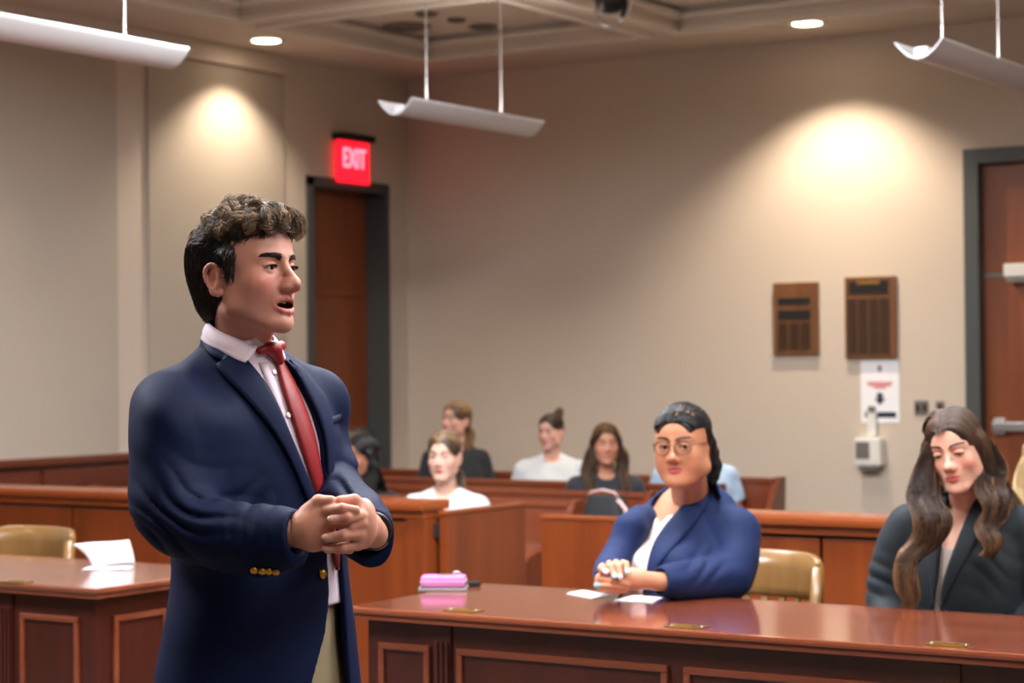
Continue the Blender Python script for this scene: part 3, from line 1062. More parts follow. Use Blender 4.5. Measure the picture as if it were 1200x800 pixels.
class Field:
    def __init__(self, lo, hi, h):
        self.h = h
        self.lo = np.array(lo, np.float32)
        self.n = np.ceil((np.array(hi) - np.array(lo)) / h).astype(int) + 1
        self.ax = [(self.lo[i] + h * np.arange(self.n[i])).astype(np.float32) for i in range(3)]
        self.F = np.full(tuple(self.n), 0.2, np.float32)
        self.frame()

    def frame(self, o=(0, 0, 0), R=None, s=1.0):
        self.o = np.array(o, np.float32)
        self.R = np.eye(3, dtype=np.float32) if R is None else np.asarray(R, np.float32)
        self.s = s
        return self

    def world(self, p):
        return self.o + self.R @ (np.asarray(p, np.float32) * self.s)

    def _apply(self, c, rad, fn, k, op):
        """fn(x,y,z)->distance in local units; c, rad local bounding sphere"""
        cw = self.world(c)
        R = rad * self.s + (0 if op == 's' else 0) + k * self.s + 3 * self.h
        sl = []
        for i in range(3):
            a = int(np.floor((cw[i] - R - self.lo[i]) / self.h))
            b = int(np.ceil((cw[i] + R - self.lo[i]) / self.h)) + 1
            a, b = max(a, 0), min(b, self.n[i])
            if b <= a:
                return self
            sl.append(slice(a, b))
        X = (self.ax[0][sl[0]] - self.o[0])[:, None, None]
        Y = (self.ax[1][sl[1]] - self.o[1])[None, :, None]
        Z = (self.ax[2][sl[2]] - self.o[2])[None, None, :]
        R_ = self.R / self.s
        x = X * R_[0, 0] + Y * R_[1, 0] + Z * R_[2, 0]
        y = X * R_[0, 1] + Y * R_[1, 1] + Z * R_[2, 1]
        z = X * R_[0, 2] + Y * R_[1, 2] + Z * R_[2, 2]
        d = (fn(x, y, z) * self.s).astype(np.float32)
        A = self.F[tuple(sl)]
        k = k * self.s
        if op == 's':
            d = -d
            if k > 0:
                hh = np.maximum(k - np.abs(A - d), 0) / k
                B = np.maximum(A, d) + hh * hh * k * 0.25
            else:
                B = np.maximum(A, d)
        else:
            if k > 0:
                hh = np.maximum(k - np.abs(A - d), 0) / k
                B = np.minimum(A, d) - hh * hh * k * 0.25
            else:
                B = np.minimum(A, d)
        self.F[tuple(sl)] = B
        return self

    def ell(self, c, r, k=0.01, op='u', R=None):
        c = np.asarray(c, np.float32)
        r = np.asarray([r] * 3 if np.isscalar(r) else r, np.float32)

        def fn(x, y, z):
            x, y, z = x - c[0], y - c[1], z - c[2]
            if R is not None:
                x, y, z = (x * R[0, 0] + y * R[1, 0] + z * R[2, 0], x * R[0, 1] + y * R[1, 1] + z * R[2, 1], x * R[0, 2] + y * R[1, 2] + z * R[2, 2])
            a = (x / r[0]) ** 2 + (y / r[1]) ** 2 + (z / r[2]) ** 2
            b = (x / r[0] ** 2) ** 2 + (y / r[1] ** 2) ** 2 + (z / r[2] ** 2) ** 2
            k0, k1 = np.sqrt(a), np.sqrt(b)
            return k0 * (k0 - 1) / np.maximum(k1, 1e-6)
        return self._apply(c, float(r.max()), fn, k, op)

    def cap(self, a, b, ra, rb=None, k=0.01, op='u', flat=None):
        """tapered capsule; flat=(axis vector, factor) squashes it across an axis"""
        a, b = np.asarray(a, np.float32), np.asarray(b, np.float32)
        rb = ra if rb is None else rb
        ab = b - a
        L2 = max(float(ab @ ab), 1e-10)

        def fn(x, y, z):
            x, y, z = x - a[0], y - a[1], z - a[2]
            t = np.clip((x * ab[0] + y * ab[1] + z * ab[2]) / L2, 0, 1)
            dx, dy, dz = x - t * ab[0], y - t * ab[1], z - t * ab[2]
            rr = ra + (rb - ra) * t
            if flat is not None:
                n, f = np.asarray(flat[0], np.float32), flat[1]
                q = dx * n[0] + dy * n[1] + dz * n[2]
                g = (1.0 / f - 1.0)
                dx, dy, dz = dx + n[0] * q * g, dy + n[1] * q * g, dz + n[2] * q * g
                L = np.sqrt(dx * dx + dy * dy + dz * dz)
                return (L - rr) * (f if f < 1 else 1.0)
            return np.sqrt(dx * dx + dy * dy + dz * dz) - rr
        c = (a + b) / 2
        return self._apply(c, float(np.sqrt(L2)) / 2 + max(ra, rb), fn, k, op)

    def chain(self, pts, k=0.01, op='u', n=None, kk=None):
        """pts: (x,y,z,r) rows; joined tapered capsules, smoothed through the points"""
        P = np.asarray(pts, float)
        if n:
            P = catmull(P, n)
        for i in range(len(P) - 1):
            self.cap(P[i, :3], P[i + 1, :3], P[i, 3], P[i + 1, 3], k if (i == 0 or kk is None) else kk, op)
        return self

    def box(self, c, hb, rnd=0.0, k=0.0, op='u', R=None):
        c = np.asarray(c, np.float32)

        def fn(x, y, z):
            x, y, z = x - c[0], y - c[1], z - c[2]
            if R is not None:
                x, y, z = (x * R[0, 0] + y * R[1, 0] + z * R[2, 0], x * R[0, 1] + y * R[1, 1] + z * R[2, 1], x * R[0, 2] + y * R[1, 2] + z * R[2, 2])
            qx, qy, qz = np.abs(x) - hb[0] + rnd, np.abs(y) - hb[1] + rnd, np.abs(z) - hb[2] + rnd
            return np.sqrt(np.maximum(qx, 0) ** 2 + np.maximum(qy, 0) ** 2 + np.maximum(qz, 0) ** 2) + np.minimum(np.maximum(np.maximum(qx, qy), qz), 0) - rnd
        return self._apply(c, float(np.linalg.norm(hb)), fn, k, op)

    def loft(self, secs, k=0.02, op='u', pw=2.0, off=0.0, ztop=None, zbot=None):
        """secs rows (z, cx, cy, a, b): stacked (super)ellipses along local z"""
        S = catmull(np.asarray(sorted(secs, key=lambda s: s[0]), float), 80)
        zz = S[:, 0]
        z0, z1 = zz[0], zz[-1]
        if ztop is not None:
            z1 = ztop
        if zbot is not None:
            z0 = zbot

        def fn(x, y, z):
            zc = z
            cx, cy = np.interp(zc, zz, S[:, 1]), np.interp(zc, zz, S[:, 2])
            a, b = np.interp(zc, zz, S[:, 3]) + off, np.interp(zc, zz, S[:, 4]) + off
            u, v = np.abs(x - cx) / a, np.abs(y - cy) / b
            q = (u ** pw + v ** pw) ** (1 / pw) + 1e-6
            g = np.sqrt((u ** (pw - 1) / a) ** 2 + (v ** (pw - 1) / b) ** 2) / q ** (pw - 1) + 1e-6
            d = (q - 1) / g
            d = np.clip(d, -0.08, None)
            e = np.maximum(z - z1, z0 - z)
            return np.where((d > 0) & (e > 0), np.sqrt(d * d + e * e), np.maximum(d, e))
        c = (S[:, 1].mean(), S[:, 2].mean(), (z0 + z1) / 2)
        rad = math.hypot((z1 - z0) / 2, S[:, 3:].max() * 1.5 + np.ptp(S[:, 1]) + np.ptp(S[:, 2]) + off)
        return self._apply(c, rad, fn, k, op)

    def prism(self, poly, y0, y1, k=0.0, op='s'):
        """polygon in local (x,z), extruded over y0..y1"""
        P = np.asarray(poly, np.float32)

        def fn(x, y, z):
            x, z = np.broadcast_arrays(x, z)
            d = np.full(x.shape, 1e9, np.float32)
            s = np.ones(x.shape, np.float32)
            n = len(P)
            for i in range(n):
                j = (i - 1) % n
                ex, ez = P[j, 0] - P[i, 0], P[j, 1] - P[i, 1]
                wx, wz = x - P[i, 0], z - P[i, 1]
                t = np.clip((wx * ex + wz * ez) / (ex * ex + ez * ez + 1e-12), 0, 1)
                d = np.minimum(d, (wx - ex * t) ** 2 + (wz - ez * t) ** 2)
                c1, c2, c3 = z >= P[i, 1], z < P[j, 1], ex * wz > ez * wx
                s = np.where((c1 & c2 & c3) | (~c1 & ~c2 & ~c3), -s, s)
            d = s * np.sqrt(d)
            return np.maximum(d, np.maximum(y - y1, y0 - y))
        lo, hi = P.min(0), P.max(0)
        c = ((lo[0] + hi[0]) / 2, (y0 + y1) / 2, (lo[1] + hi[1]) / 2)
        rad = math.sqrt(((hi - lo) ** 2).sum() + (y1 - y0) ** 2) / 2
        return self._apply(c, rad, fn, k, op)

    def plane(self, n, d0, k=0.0, op='s'):
        """removes the half space n.p > d0 (op 's')"""
        n = np.asarray(n, np.float32)
        c = (np.array(self.ax[0][[0, -1]]).mean(), np.array(self.ax[1][[0, -1]]).mean(), np.array(self.ax[2][[0, -1]]).mean())
        cl = self.R.T @ (np.array(c) - self.o) / self.s
        return self._apply(cl, 10.0, lambda x, y, z: -(x * n[0] + y * n[1] + z * n[2] - d0), k, op)

    def displace(self, fn):
        """adds fn(x,y,z) (local metres) to the distance everywhere near the surface"""
        idx = np.where(np.abs(self.F) < 0.03)
        p = np.stack([self.ax[i][idx[i]] - self.o[i] for i in range(3)], 1) @ self.R / self.s
        self.F[idx] += fn(p[:, 0], p[:, 1], p[:, 2]).astype(np.float32)
        return self

    def mesh(self):
        F, h = self.F, self.h
        ins = F < 0
        nx, ny, nz = F.shape
        cnt = np.zeros((nx - 1, ny - 1, nz - 1), np.int8)
        for a in (0, 1):
            for b in (0, 1):
                for c_ in (0, 1):
                    cnt += ins[a:nx - 1 + a, b:ny - 1 + b, c_:nz - 1 + c_]
        act = (cnt > 0) & (cnt < 8)
        I = np.argwhere(act)
        if len(I) == 0:
            return np.zeros((0, 3)), np.zeros((0, 4), int)
        vid = np.full(act.shape, -1, np.int64)
        vid[act] = np.arange(len(I))
        V = np.zeros((len(I), 3))
        W = np.zeros(len(I))
        cor = [(a, b, c_) for a in (0, 1) for b in (0, 1) for c_ in (0, 1)]
        vals = {c_: F[I[:, 0] + c_[0], I[:, 1] + c_[1], I[:, 2] + c_[2]] for c_ in cor}
        for p in cor:
            for ax in range(3):
                if p[ax] == 0:
                    q = list(p)
                    q[ax] = 1
                    q = tuple(q)
                    fa, fb = vals[p], vals[q]
                    m = (fa < 0) != (fb < 0)
                    t = np.where(m, fa / np.where(fa - fb == 0, 1, fa - fb), 0)
                    for d in range(3):
                        V[:, d] += np.where(m, (p[d] + (t if d == ax else 0)), 0)
                    W += m
        V = (I + V / W[:, None]) * h + self.lo
        faces = []
        for ax in range(3):
            b, c_ = [(1, 2), (2, 0), (0, 1)][ax]
            sA = [slice(None)] * 3
            sB = [slice(None)] * 3
            sA[ax], sB[ax] = slice(0, -1), slice(1, None)
            for d in (b, c_):
                sA[d] = slice(1, -1)
                sB[d] = slice(1, -1)
            A, B = ins[tuple(sA)], ins[tuple(sB)]
            for flip, m in ((False, A & ~B), (True, ~A & B)):
                J = np.argwhere(m)
                if len(J) == 0:
                    continue
                J = J.copy()
                J[:, b] += 1
                J[:, c_] += 1

                def cell(db, dc):
                    K = J.copy()
                    K[:, b] += db
                    K[:, c_] += dc
                    return vid[K[:, 0], K[:, 1], K[:, 2]]
                quad = np.stack([cell(-1, -1), cell(0, -1), cell(0, 0), cell(-1, 0)], 1)
                if flip:
                    quad = quad[:, ::-1]
                faces.append(quad)
        Fc = np.vstack(faces)
        Fc = Fc[(Fc >= 0).all(1)]
        return V, Fc


def join_meshes(parts):
    """[(V,F[,C])...] -> one"""
    vs, fs, cs, n = [], [], [], 0
    for p in parts:
        vs.append(p[0])
        fs.append(p[1] + n)
        if len(p) > 2:
            cs.append(p[2])
        n += len(p[0])
    return (np.vstack(vs), np.vstack(fs)) + ((np.vstack(cs),) if cs else ())


def fbm(x, y, z, sc, seed=0, n=8):
    """cheap smooth pseudo noise from sines, about -1..1"""
    rs = np.random.RandomState(seed)
    out = 0
    for _ in range(n):
        k = rs.normal(size=3) * sc
        out = out + np.sin(x * k[0] + y * k[1] + z * k[2] + rs.uniform(0, 6.28))
    return out / math.sqrt(n) * 0.8


def strands_mesh(P, rad, col, sides=3):
    """P (N,K,3) polylines, rad (N,K) or scalar, col (N,K,3) linear rgb"""
    P = np.asarray(P, float)
    N, K, _ = P.shape
    T = np.gradient(P, axis=1)
    T /= np.linalg.norm(T, axis=2, keepdims=True) + 1e-9
    ref = np.array([0.31, 0.52, 0.79])
    A = np.cross(T, ref)
    A /= np.linalg.norm(A, axis=2, keepdims=True) + 1e-9
    B = np.cross(T, A)
    rad = np.broadcast_to(np.asarray(rad), (N, K))
    rings = []
    for s in range(sides):
        a = 2 * math.pi * s / sides
        rings.append(P + (A * math.cos(a) + B * math.sin(a)) * rad[..., None])
    V = np.stack(rings, 2).reshape(-1, 3)          # N,K,sides
    idx = np.arange(N * K * sides).reshape(N, K, sides)
    fs = []
    for s in range(sides):
        s2 = (s + 1) % sides
        fs.append(np.stack([idx[:, :-1, s], idx[:, :-1, s2], idx[:, 1:, s2], idx[:, 1:, s]], -1).reshape(-1, 4))
    C = np.repeat(np.asarray(col)[:, :, None, :], sides, 2).reshape(-1, 3)
    C = np.hstack([C, np.ones((len(C), 1))])
    return V, np.vstack(fs), C


def lock(guide, radius, n, K=24, wave=(0.0, 1.0), spread=1.0, seed=0, fuzz=0.5):
    """n strands filling a tube round a guide polyline. guide (m,3); radius profile list"""
    rs = np.random.RandomState(seed)
    G = catmull(guide, K)
    T = np.gradient(G, axis=0)
    T /= np.linalg.norm(T, axis=1, keepdims=True) + 1e-9
    A = np.cross(T, [0.2, 0.9, 0.35])
    A /= np.linalg.norm(A, axis=1, keepdims=True) + 1e-9
    B = np.cross(T, A)
    R = np.interp(np.linspace(0, 1, K), np.linspace(0, 1, len(radius)), radius)
    th = rs.uniform(0, 6.28, n)
    rr = np.sqrt(rs.uniform(0, 1, n)) * spread
    u = np.linspace(0, 1, K)
    ph = rs.uniform(-fuzz, fuzz, n)
    tw = u[None, :] * rs.uniform(-0.8, 0.8, n)[:, None]
    ca, sa = np.cos(th[:, None] + tw), np.sin(th[:, None] + tw)
    off = (A[None] * ca[..., None] + B[None] * sa[..., None]) * (rr[:, None] * R[None])[..., None]
    wv = wave[0] * np.sin(2 * math.pi * wave[1] * u[None, :] + ph[:, None]) * np.minimum(1, u * 3)[None]
    wv2 = wave[0] * 0.6 * np.cos(2 * math.pi * wave[1] * u[None, :] + ph[:, None]) * np.minimum(1, u * 3)[None]
    return G[None] + off + A[None] * wv[..., None] + B[None] * wv2[..., None]


def person_mesh(name, data, mat, parent, smooth=True):
    if len(data) > 2:
        me = mesh_data(name, data[0], data[1], mat, smooth, data[2])
    else:
        me = mesh_data(name, data[0], data[1], mat, smooth)
    return obj(name, me, parent)


def skin_mat(name, rough=0.48, sss=0.12):
    return material(name, (200, 150, 130), rough, attr='skin_col', subsurf=sss, spec=0.4, bump=(900, 0.06, 0.0006))


def hair_mat(name, rough=0.42):
    return material(name, (60, 45, 35), rough, attr='skin_col', spec=0.45)


skin_mat('skin')
hair_mat('hair')
material('eye_white', (206, 200, 196), 0.15, spec=0.6)
material('iris_brown', (46, 28, 18), 0.1)
material('teeth', (226, 220, 210), 0.25)
material('mouth_dark', (70, 22, 24), 0.5)


# ------------------------------------------------------------------ heads
def head_field(f, P):
    """face and skull into field f, whose frame is the head frame (eyes at z=0, face towards -y)"""
    g = P.get
    jw, wd, full = g('jaw', 1.0), g('width', 1.0), g('full', 0.0)
    ns = g('nose', 1.0)
    f.ell((0, 0.006, 0.036), (0.0735 * wd, 0.094, 0.080), 0.0)
    f.ell((0, -0.032, 0.034), (0.060 * wd, 0.056, 0.062), 0.03)
    f.ell((0, -0.034, -0.022), ((0.057 + 0.008 * full) * wd, 0.052, 0.062), 0.03)
    f.ell((0, -0.036, -0.066), ((0.043 + 0.013 * full) * jw, 0.045, 0.044), 0.03)
    for s in (-1, 1):
        f.chain([(s * 0.060 * wd, 0.0, -0.015, 0.014), (s * (0.053 + 0.006 * full) * jw, -0.008, -0.066, 0.015 + 0.005 * full), (s * 0.024 * jw, -0.062, -0.100, 0.014)], 0.022)
        f.ell((s * 0.041 * wd, -0.060, -0.028), (0.021, 0.019, 0.020), 0.022)
        f.ell((s * 0.043 * wd, -0.030, -0.048), (0.020, 0.030, 0.032), 0.022)
        if full > 0:
            f.ell((s * 0.040, -0.052, -0.058), (0.022, 0.024, 0.024), 0.025)
    f.ell((0, -0.060, -0.062), (0.030, 0.030, 0.034), 0.022)
    f.ell((0, -0.072 - g('chin', 0.0), -0.104), (0.021 * jw, 0.018, 0.0165), 0.018)
    if full > 0:
        f.ell((0, -0.030, -0.098), (0.042, 0.05, 0.022), 0.03)
    # brow ridge
    for s in (-1, 1):
        f.cap((s * 0.010, -0.0855, 0.0175), (s * 0.044, -0.069, 0.020), 0.0085 * g('brow', 1.0), 0.007, 0.014)
    # sockets
    for s in (-1, 1):
        f.ell((s * 0.031, -0.099, -0.001), (0.0185, 0.0165, 0.0125), 0.012, 's')
        f.ell((s * 0.0135, -0.096, 0.004), (0.006, 0.010, 0.010), 0.010, 's')
    # nose
    no = g('nose_out', 0.0)
    f.cap((0, -0.082 - 0.3 * no, 0.012), (0, -0.1035 - no, -0.028), 0.0075, 0.0085 * ns, 0.011)
    f.ell((0, -0.1065 - no, -0.0345), (0.0105 * ns, 0.0105, 0.0095), 0.007)
    for s in (-1, 1):
        f.ell((s * 0.0125 * ns, -0.0955 - 0.5 * no, -0.040), (0.0075 * ns, 0.0120 + 0.5 * no, 0.0085), 0.007)
        f.ell((s * 0.0080 * ns, -0.0960 - 0.5 * no, -0.032), (0.0070, 0.0110 + 0.4 * no, 0.0090), 0.008)
        f.ell((s * 0.0062 * ns, -0.1035 - 0.6 * no, -0.0490), (0.0040, 0.0062, 0.0040), 0.003, 's')
    # lids and eye openings
    for s in (-1, 1):
        E = (s * 0.031, -0.0735, -0.002)
        f.ell(E, 0.0140, 0.004)
        op = g('eye_open', 1.0)
        zo = g('eye_look', 0.0)
        Rr = rot3('Y', s * 0.10)
        f.ell((s * 0.031, -0.0875, -0.0022 + zo), (0.0132 * g('eye_w', 1.0), 0.0120, 0.0046 * op), 0.0015, 's', Rr)
        # upper lid fold
        f.chain([(s * 0.017, -0.0835, 0.0005, 0.0018), (s * 0.029, -0.0880, 0.0056 * (0.6 + 0.4 * op), 0.0022), (s * 0.044, -0.0790, 0.0018, 0.0018)], 0.003, n=6)
    # lips
    mo = g('mouth_open', 0.0)
    lw = g('lip_w', 1.0)
    lt = g('lip_t', 1.0)
    zc = -0.0672
    f.lips = (zc, mo, lw, lt)
    up = [(-0.0245 * lw, -0.0795, zc - 0.0005 + mo * 0.15, 0.0022), (-0.0130 * lw, -0.0885, zc + 0.0036 + 0.3 * mo, 0.0038 * lt), (-0.0042, -0.0925, zc + 0.0056 + 0.4 * mo, 0.0043 * lt), (0, -0.0922, zc + 0.0048 + 0.4 * mo, 0.0043 * lt),
          (0.0042, -0.0925, zc + 0.0056 + 0.4 * mo, 0.0043 * lt), (0.0130 * lw, -0.0885, zc + 0.0036 + 0.3 * mo, 0.0038 * lt), (0.0245 * lw, -0.0795, zc - 0.0005 + mo * 0.15, 0.0022)]
    dn = [(-0.0230 * lw, -0.0795, zc - 0.0015 - 0.3 * mo, 0.0024), (-0.0120 * lw, -0.0875, zc - 0.0050 - mo * 0.9, 0.0046 * lt), (0, -0.0903, zc - 0.0066 - mo, 0.0056 * lt), (0.0120 * lw, -0.0875, zc - 0.0050 - mo * 0.9, 0.0046 * lt), (0.0230 * lw, -0.0795, zc - 0.0015 - 0.3 * mo, 0.0024)]
    f.chain(up, 0.004)
    f.chain(dn, 0.004)
    if mo > 0:
        f.ell((0, -0.084, zc - 0.001 - 0.25 * mo), (0.0195 * lw, 0.024, mo * 0.70), 0.002, 's')
    else:
        f.chain([(-0.0235 * lw, -0.0835, zc - 0.0005, 0.0010), (-0.010, -0.0945, zc - 0.0002, 0.0013), (0, -0.0965, zc - 0.0012, 0.0013), (0.010, -0.0945, zc - 0.0002, 0.0013), (0.0235 * lw, -0.0835, zc - 0.0005, 0.0010)], 0.0022, 's')
    # philtrum
    f.cap((0, -0.0965, -0.050), (0, -0.0965, -0.057), 0.0022, 0.0026, 0.004, 's')
    # ears
    if g('ears', True):
        for s in (-1, 1):
            Re = rot3('X', 0.18) @ rot3('Z', s * 0.28)
            f.ell((s * 0.0740 * wd, 0.015, -0.013), (0.0085, 0.0180, 0.0295), 0.006, 'u', Re)
            f.ell((s * 0.0850 * wd, 0.011, -0.013), (0.0060, 0.0088, 0.0150), 0.004, 's', Re)
            x = s * 0.0775 * wd
            f.chain([(x - s * 0.003, 0.001, -0.006, 0.0030), (x, 0.004, 0.009, 0.0034), (x + s * 0.003, 0.015, 0.016, 0.0036), (x + s * 0.005, 0.027, 0.008, 0.0036), (x + s * 0.004, 0.029, -0.009, 0.0034), (x + s * 0.001, 0.020, -0.028, 0.0036), (x - s * 0.002, 0.009, -0.039, 0.0052), (x - s * 0.004, 0.004, -0.035, 0.004)], 0.004, n=16)
            f.cap((x - s * 0.002, 0.003, -0.014), (x - s * 0.002, 0.002, -0.021), 0.0034, 0.003, 0.004)


def face_colors(V, o, R, s, P):
    """vertex colours: skin tone, lips, cheeks, darker round the eyes"""
    L = (V - np.asarray(o)) @ np.asarray(R) / s
    base = np.array(lin(P['skin']))
    C = np.tile(base, (len(V), 1))
    x, y, z = L[:, 0], L[:, 1], L[:, 2]

    def blend(wt, col):
        C[:] = C * (1 - wt[:, None]) + np.array(col) * wt[:, None]

    def gs(cx, cy, cz, r):
        return np.exp(-(((x - cx) ** 2 + (y - cy) ** 2 + (z - cz) ** 2) / r ** 2))
    ruddy = np.array(lin(P.get('blush', (205, 110, 100))))
    bl = P.get('blush_amt', 0.45)
    for sgn in (-1, 1):
        blend(bl * gs(sgn * 0.042, -0.07, -0.032, 0.024), ruddy)
        blend(0.35 * gs(sgn * 0.08, 0.012, -0.01, 0.03), ruddy)
        blend(P.get('shadow_amt', 0.25) * gs(sgn * 0.031, -0.083, 0.001, 0.016), base * np.array([0.55, 0.42, 0.40]))
    blend(0.35 * gs(0, -0.106, -0.036, 0.016), ruddy)
    if P.get('beard', 0) > 0:
        wt = np.clip(1 - np.abs(z + 0.078) / 0.05, 0, 1) * (y < 0.0) * P['beard']
        blend(wt, base * np.array([0.62, 0.58, 0.6]))
    lipc = np.array(lin(P.get('lip', (190, 100, 96))))
    zc = -0.0672
    mo, lw, lt = P.get('mouth_open', 0.0), P.get('lip_w', 1.0), P.get('lip_t', 1.0)
    ax = np.abs(x) / (0.0245 * lw)
    top = zc + 0.4 * mo + (0.0098 * lt) * np.sqrt(np.clip(1 - ax ** 1.6, 0, 1)) - 0.0012 * np.exp(-(x / 0.003) ** 2)
    bot = zc - 1.0 * mo - (0.0125 * lt) * np.sqrt(np.clip(1 - ax ** 2, 0, 1))
    wt = ((ax < 1) & (y < -0.068)).astype(float) * np.clip((top - z) / 0.0015, 0, 1) * np.clip((z - bot) / 0.0015, 0, 1)
    blend(wt, lipc)
    if mo > 0:
        wt = ((ax < 0.85) & (y > -0.0855) & (y < -0.045) & (np.abs(z - zc + 0.3 * mo) < mo * 0.8)).astype(float)
        blend(wt, lin((60, 18, 20)))
    return np.hstack([C, np.ones((len(C), 1))])


def flat_color(V, rgb):
    return np.tile(np.array([*lin(rgb), 1.0]), (len(V), 1))


def ribbon_strands(pts_list, rad, rgb, K=8, jitter=0.15, seed=0):
    """list of polylines -> strand mesh"""
    rs = np.random.RandomState(seed)
    Pn = np.stack([catmull(p, K) for p in pts_list])
    u = np.linspace(0, 1, K)
    r = rad * (1 - 0.75 * u ** 2)[None] * rs.uniform(0.8, 1.2, (len(Pn), 1))
    c0 = np.array(lin(rgb))
    col = c0[None, None] * rs.uniform(1 - jitter, 1 + jitter, (len(Pn), 1, 1)) * np.ones((1, K, 1))
    return strands_mesh(Pn, r, col)


def face_extras(parent, o, R, s, P, detail=True, surf=None):
    """eyes, brows and lashes as children of the person; points in the person's local space"""
    o, R = np.asarray(o, float), np.asarray(R, float)
    tw = lambda p: o + R @ (np.asarray(p, float) * s)
    seg = 16 if detail else 8
    # eyeballs
    for sx, nm in ((-1, 'eye'), (1, 'eye')):
        c_ = tw((sx * 0.031, -0.0735, -0.002))
        gz = P.get('gaze', (0.0, 0.0))
        look = R @ (rot3('Z', gz[0]) @ rot3('X', gz[1]) @ np.array([0, -1.0, 0]))
        z = Vector(look)
        M_ = z.to_track_quat('Z', 'Y').to_matrix()
        m = MB()
        m.lathe([(0.0126 * s * math.sin(a), 0.0126 * s * math.cos(a)) for a in np.linspace(math.pi - 0.05, 0.42, 10)], c_, seg, M_)
        eo = m.build(nm, 'eye_white', parent)
        m = MB()
        m.lathe([(0.0126 * s * math.sin(a), 0.0126 * s * math.cos(a) + 0.0004 * s) for a in np.linspace(0.46, 0.03, 5)], c_, seg, M_)
        m.build('iris', 'iris_brown', eo)
    # brows, rooted on the skin
    rs = np.random.RandomState(3)
    bt = P.get('brow_t', 1.0)
    n = 150 if detail else 24

    def skin_at(x, z):
        if surf is None:
            return -0.0945 + 0.45 * max(0, abs(x) - 0.012) ** 1.3
        h_ = surf.ray_cast(Vector((x, -0.2, z)), Vector((0, 1, 0)))
        return h_[0].y if h_[0] is not None else -0.08
    for sx in (-1, 1):
        L = []
        for i in range(n):
            t = rs.uniform(0, 1)
            bx = 0.011 + 0.037 * t
            bz = 0.0155 + 0.0065 * P.get('brow_arch', 1.0) * math.sin(t * 2.3) + P.get('brow_z', 0.0) + rs.uniform(-1, 1) * 0.0036 * bt * (1 - 0.6 * t)
            ln = 0.009 * (1 - 0.3 * t)
            pts = [(sx * bx, bz), (sx * (bx + ln * 0.5), bz + 0.0022), (sx * (bx + ln), bz + 0.0022 - 0.003 * t)]
            L.append([tw((a_, skin_at(a_, b_) - 0.0012, b_)) for a_, b_ in pts])
        d = ribbon_strands(L, 0.0009 * s * (1 if detail else 2.2), P.get('brow_col', (52, 38, 30)), 4)
        person_mesh('eyebrow', d, 'hair', parent)
    op = P.get('eye_open', 1.0)
    for sx in (-1, 1):
        L = []
        for i in range(26 if detail else 8):
            t = i / (25 if detail else 7)
            a = -1 + 2 * t
            ex = 0.031 + 0.0125 * a
            zz = -0.0022 + P.get('eye_look', 0) + 0.0046 * op * math.sqrt(max(0, 1 - a * a)) + 0.0004
            yy = -0.0735 - math.sqrt(max(0.00001, 0.0146 ** 2 - (0.0125 * a) ** 2))
            L.append([tw((sx * ex, yy + 0.001, zz)), tw((sx * (ex + 0.002 * a), yy - 0.003, zz - 0.0004)), tw((sx * (ex + 0.004 * a), yy - 0.0055, zz + 0.0016))])
        d = ribbon_strands(L, 0.0006 * s * (1 if detail else 2), (24, 18, 16), 4)
        person_mesh('eyelashes', d, 'hair', parent)


def local_bvh(V, Fc, o, R, s, box=None):
    L = (V - np.asarray(o)) @ np.asarray(R) / s
    return BVHTree.FromPolygons([tuple(p) for p in L], [tuple(q) for q in Fc.tolist()])


def hull_bvh(V, Fc):
    return BVHTree.FromPolygons([tuple(p) for p in V], [tuple(q) for q in Fc.tolist()])


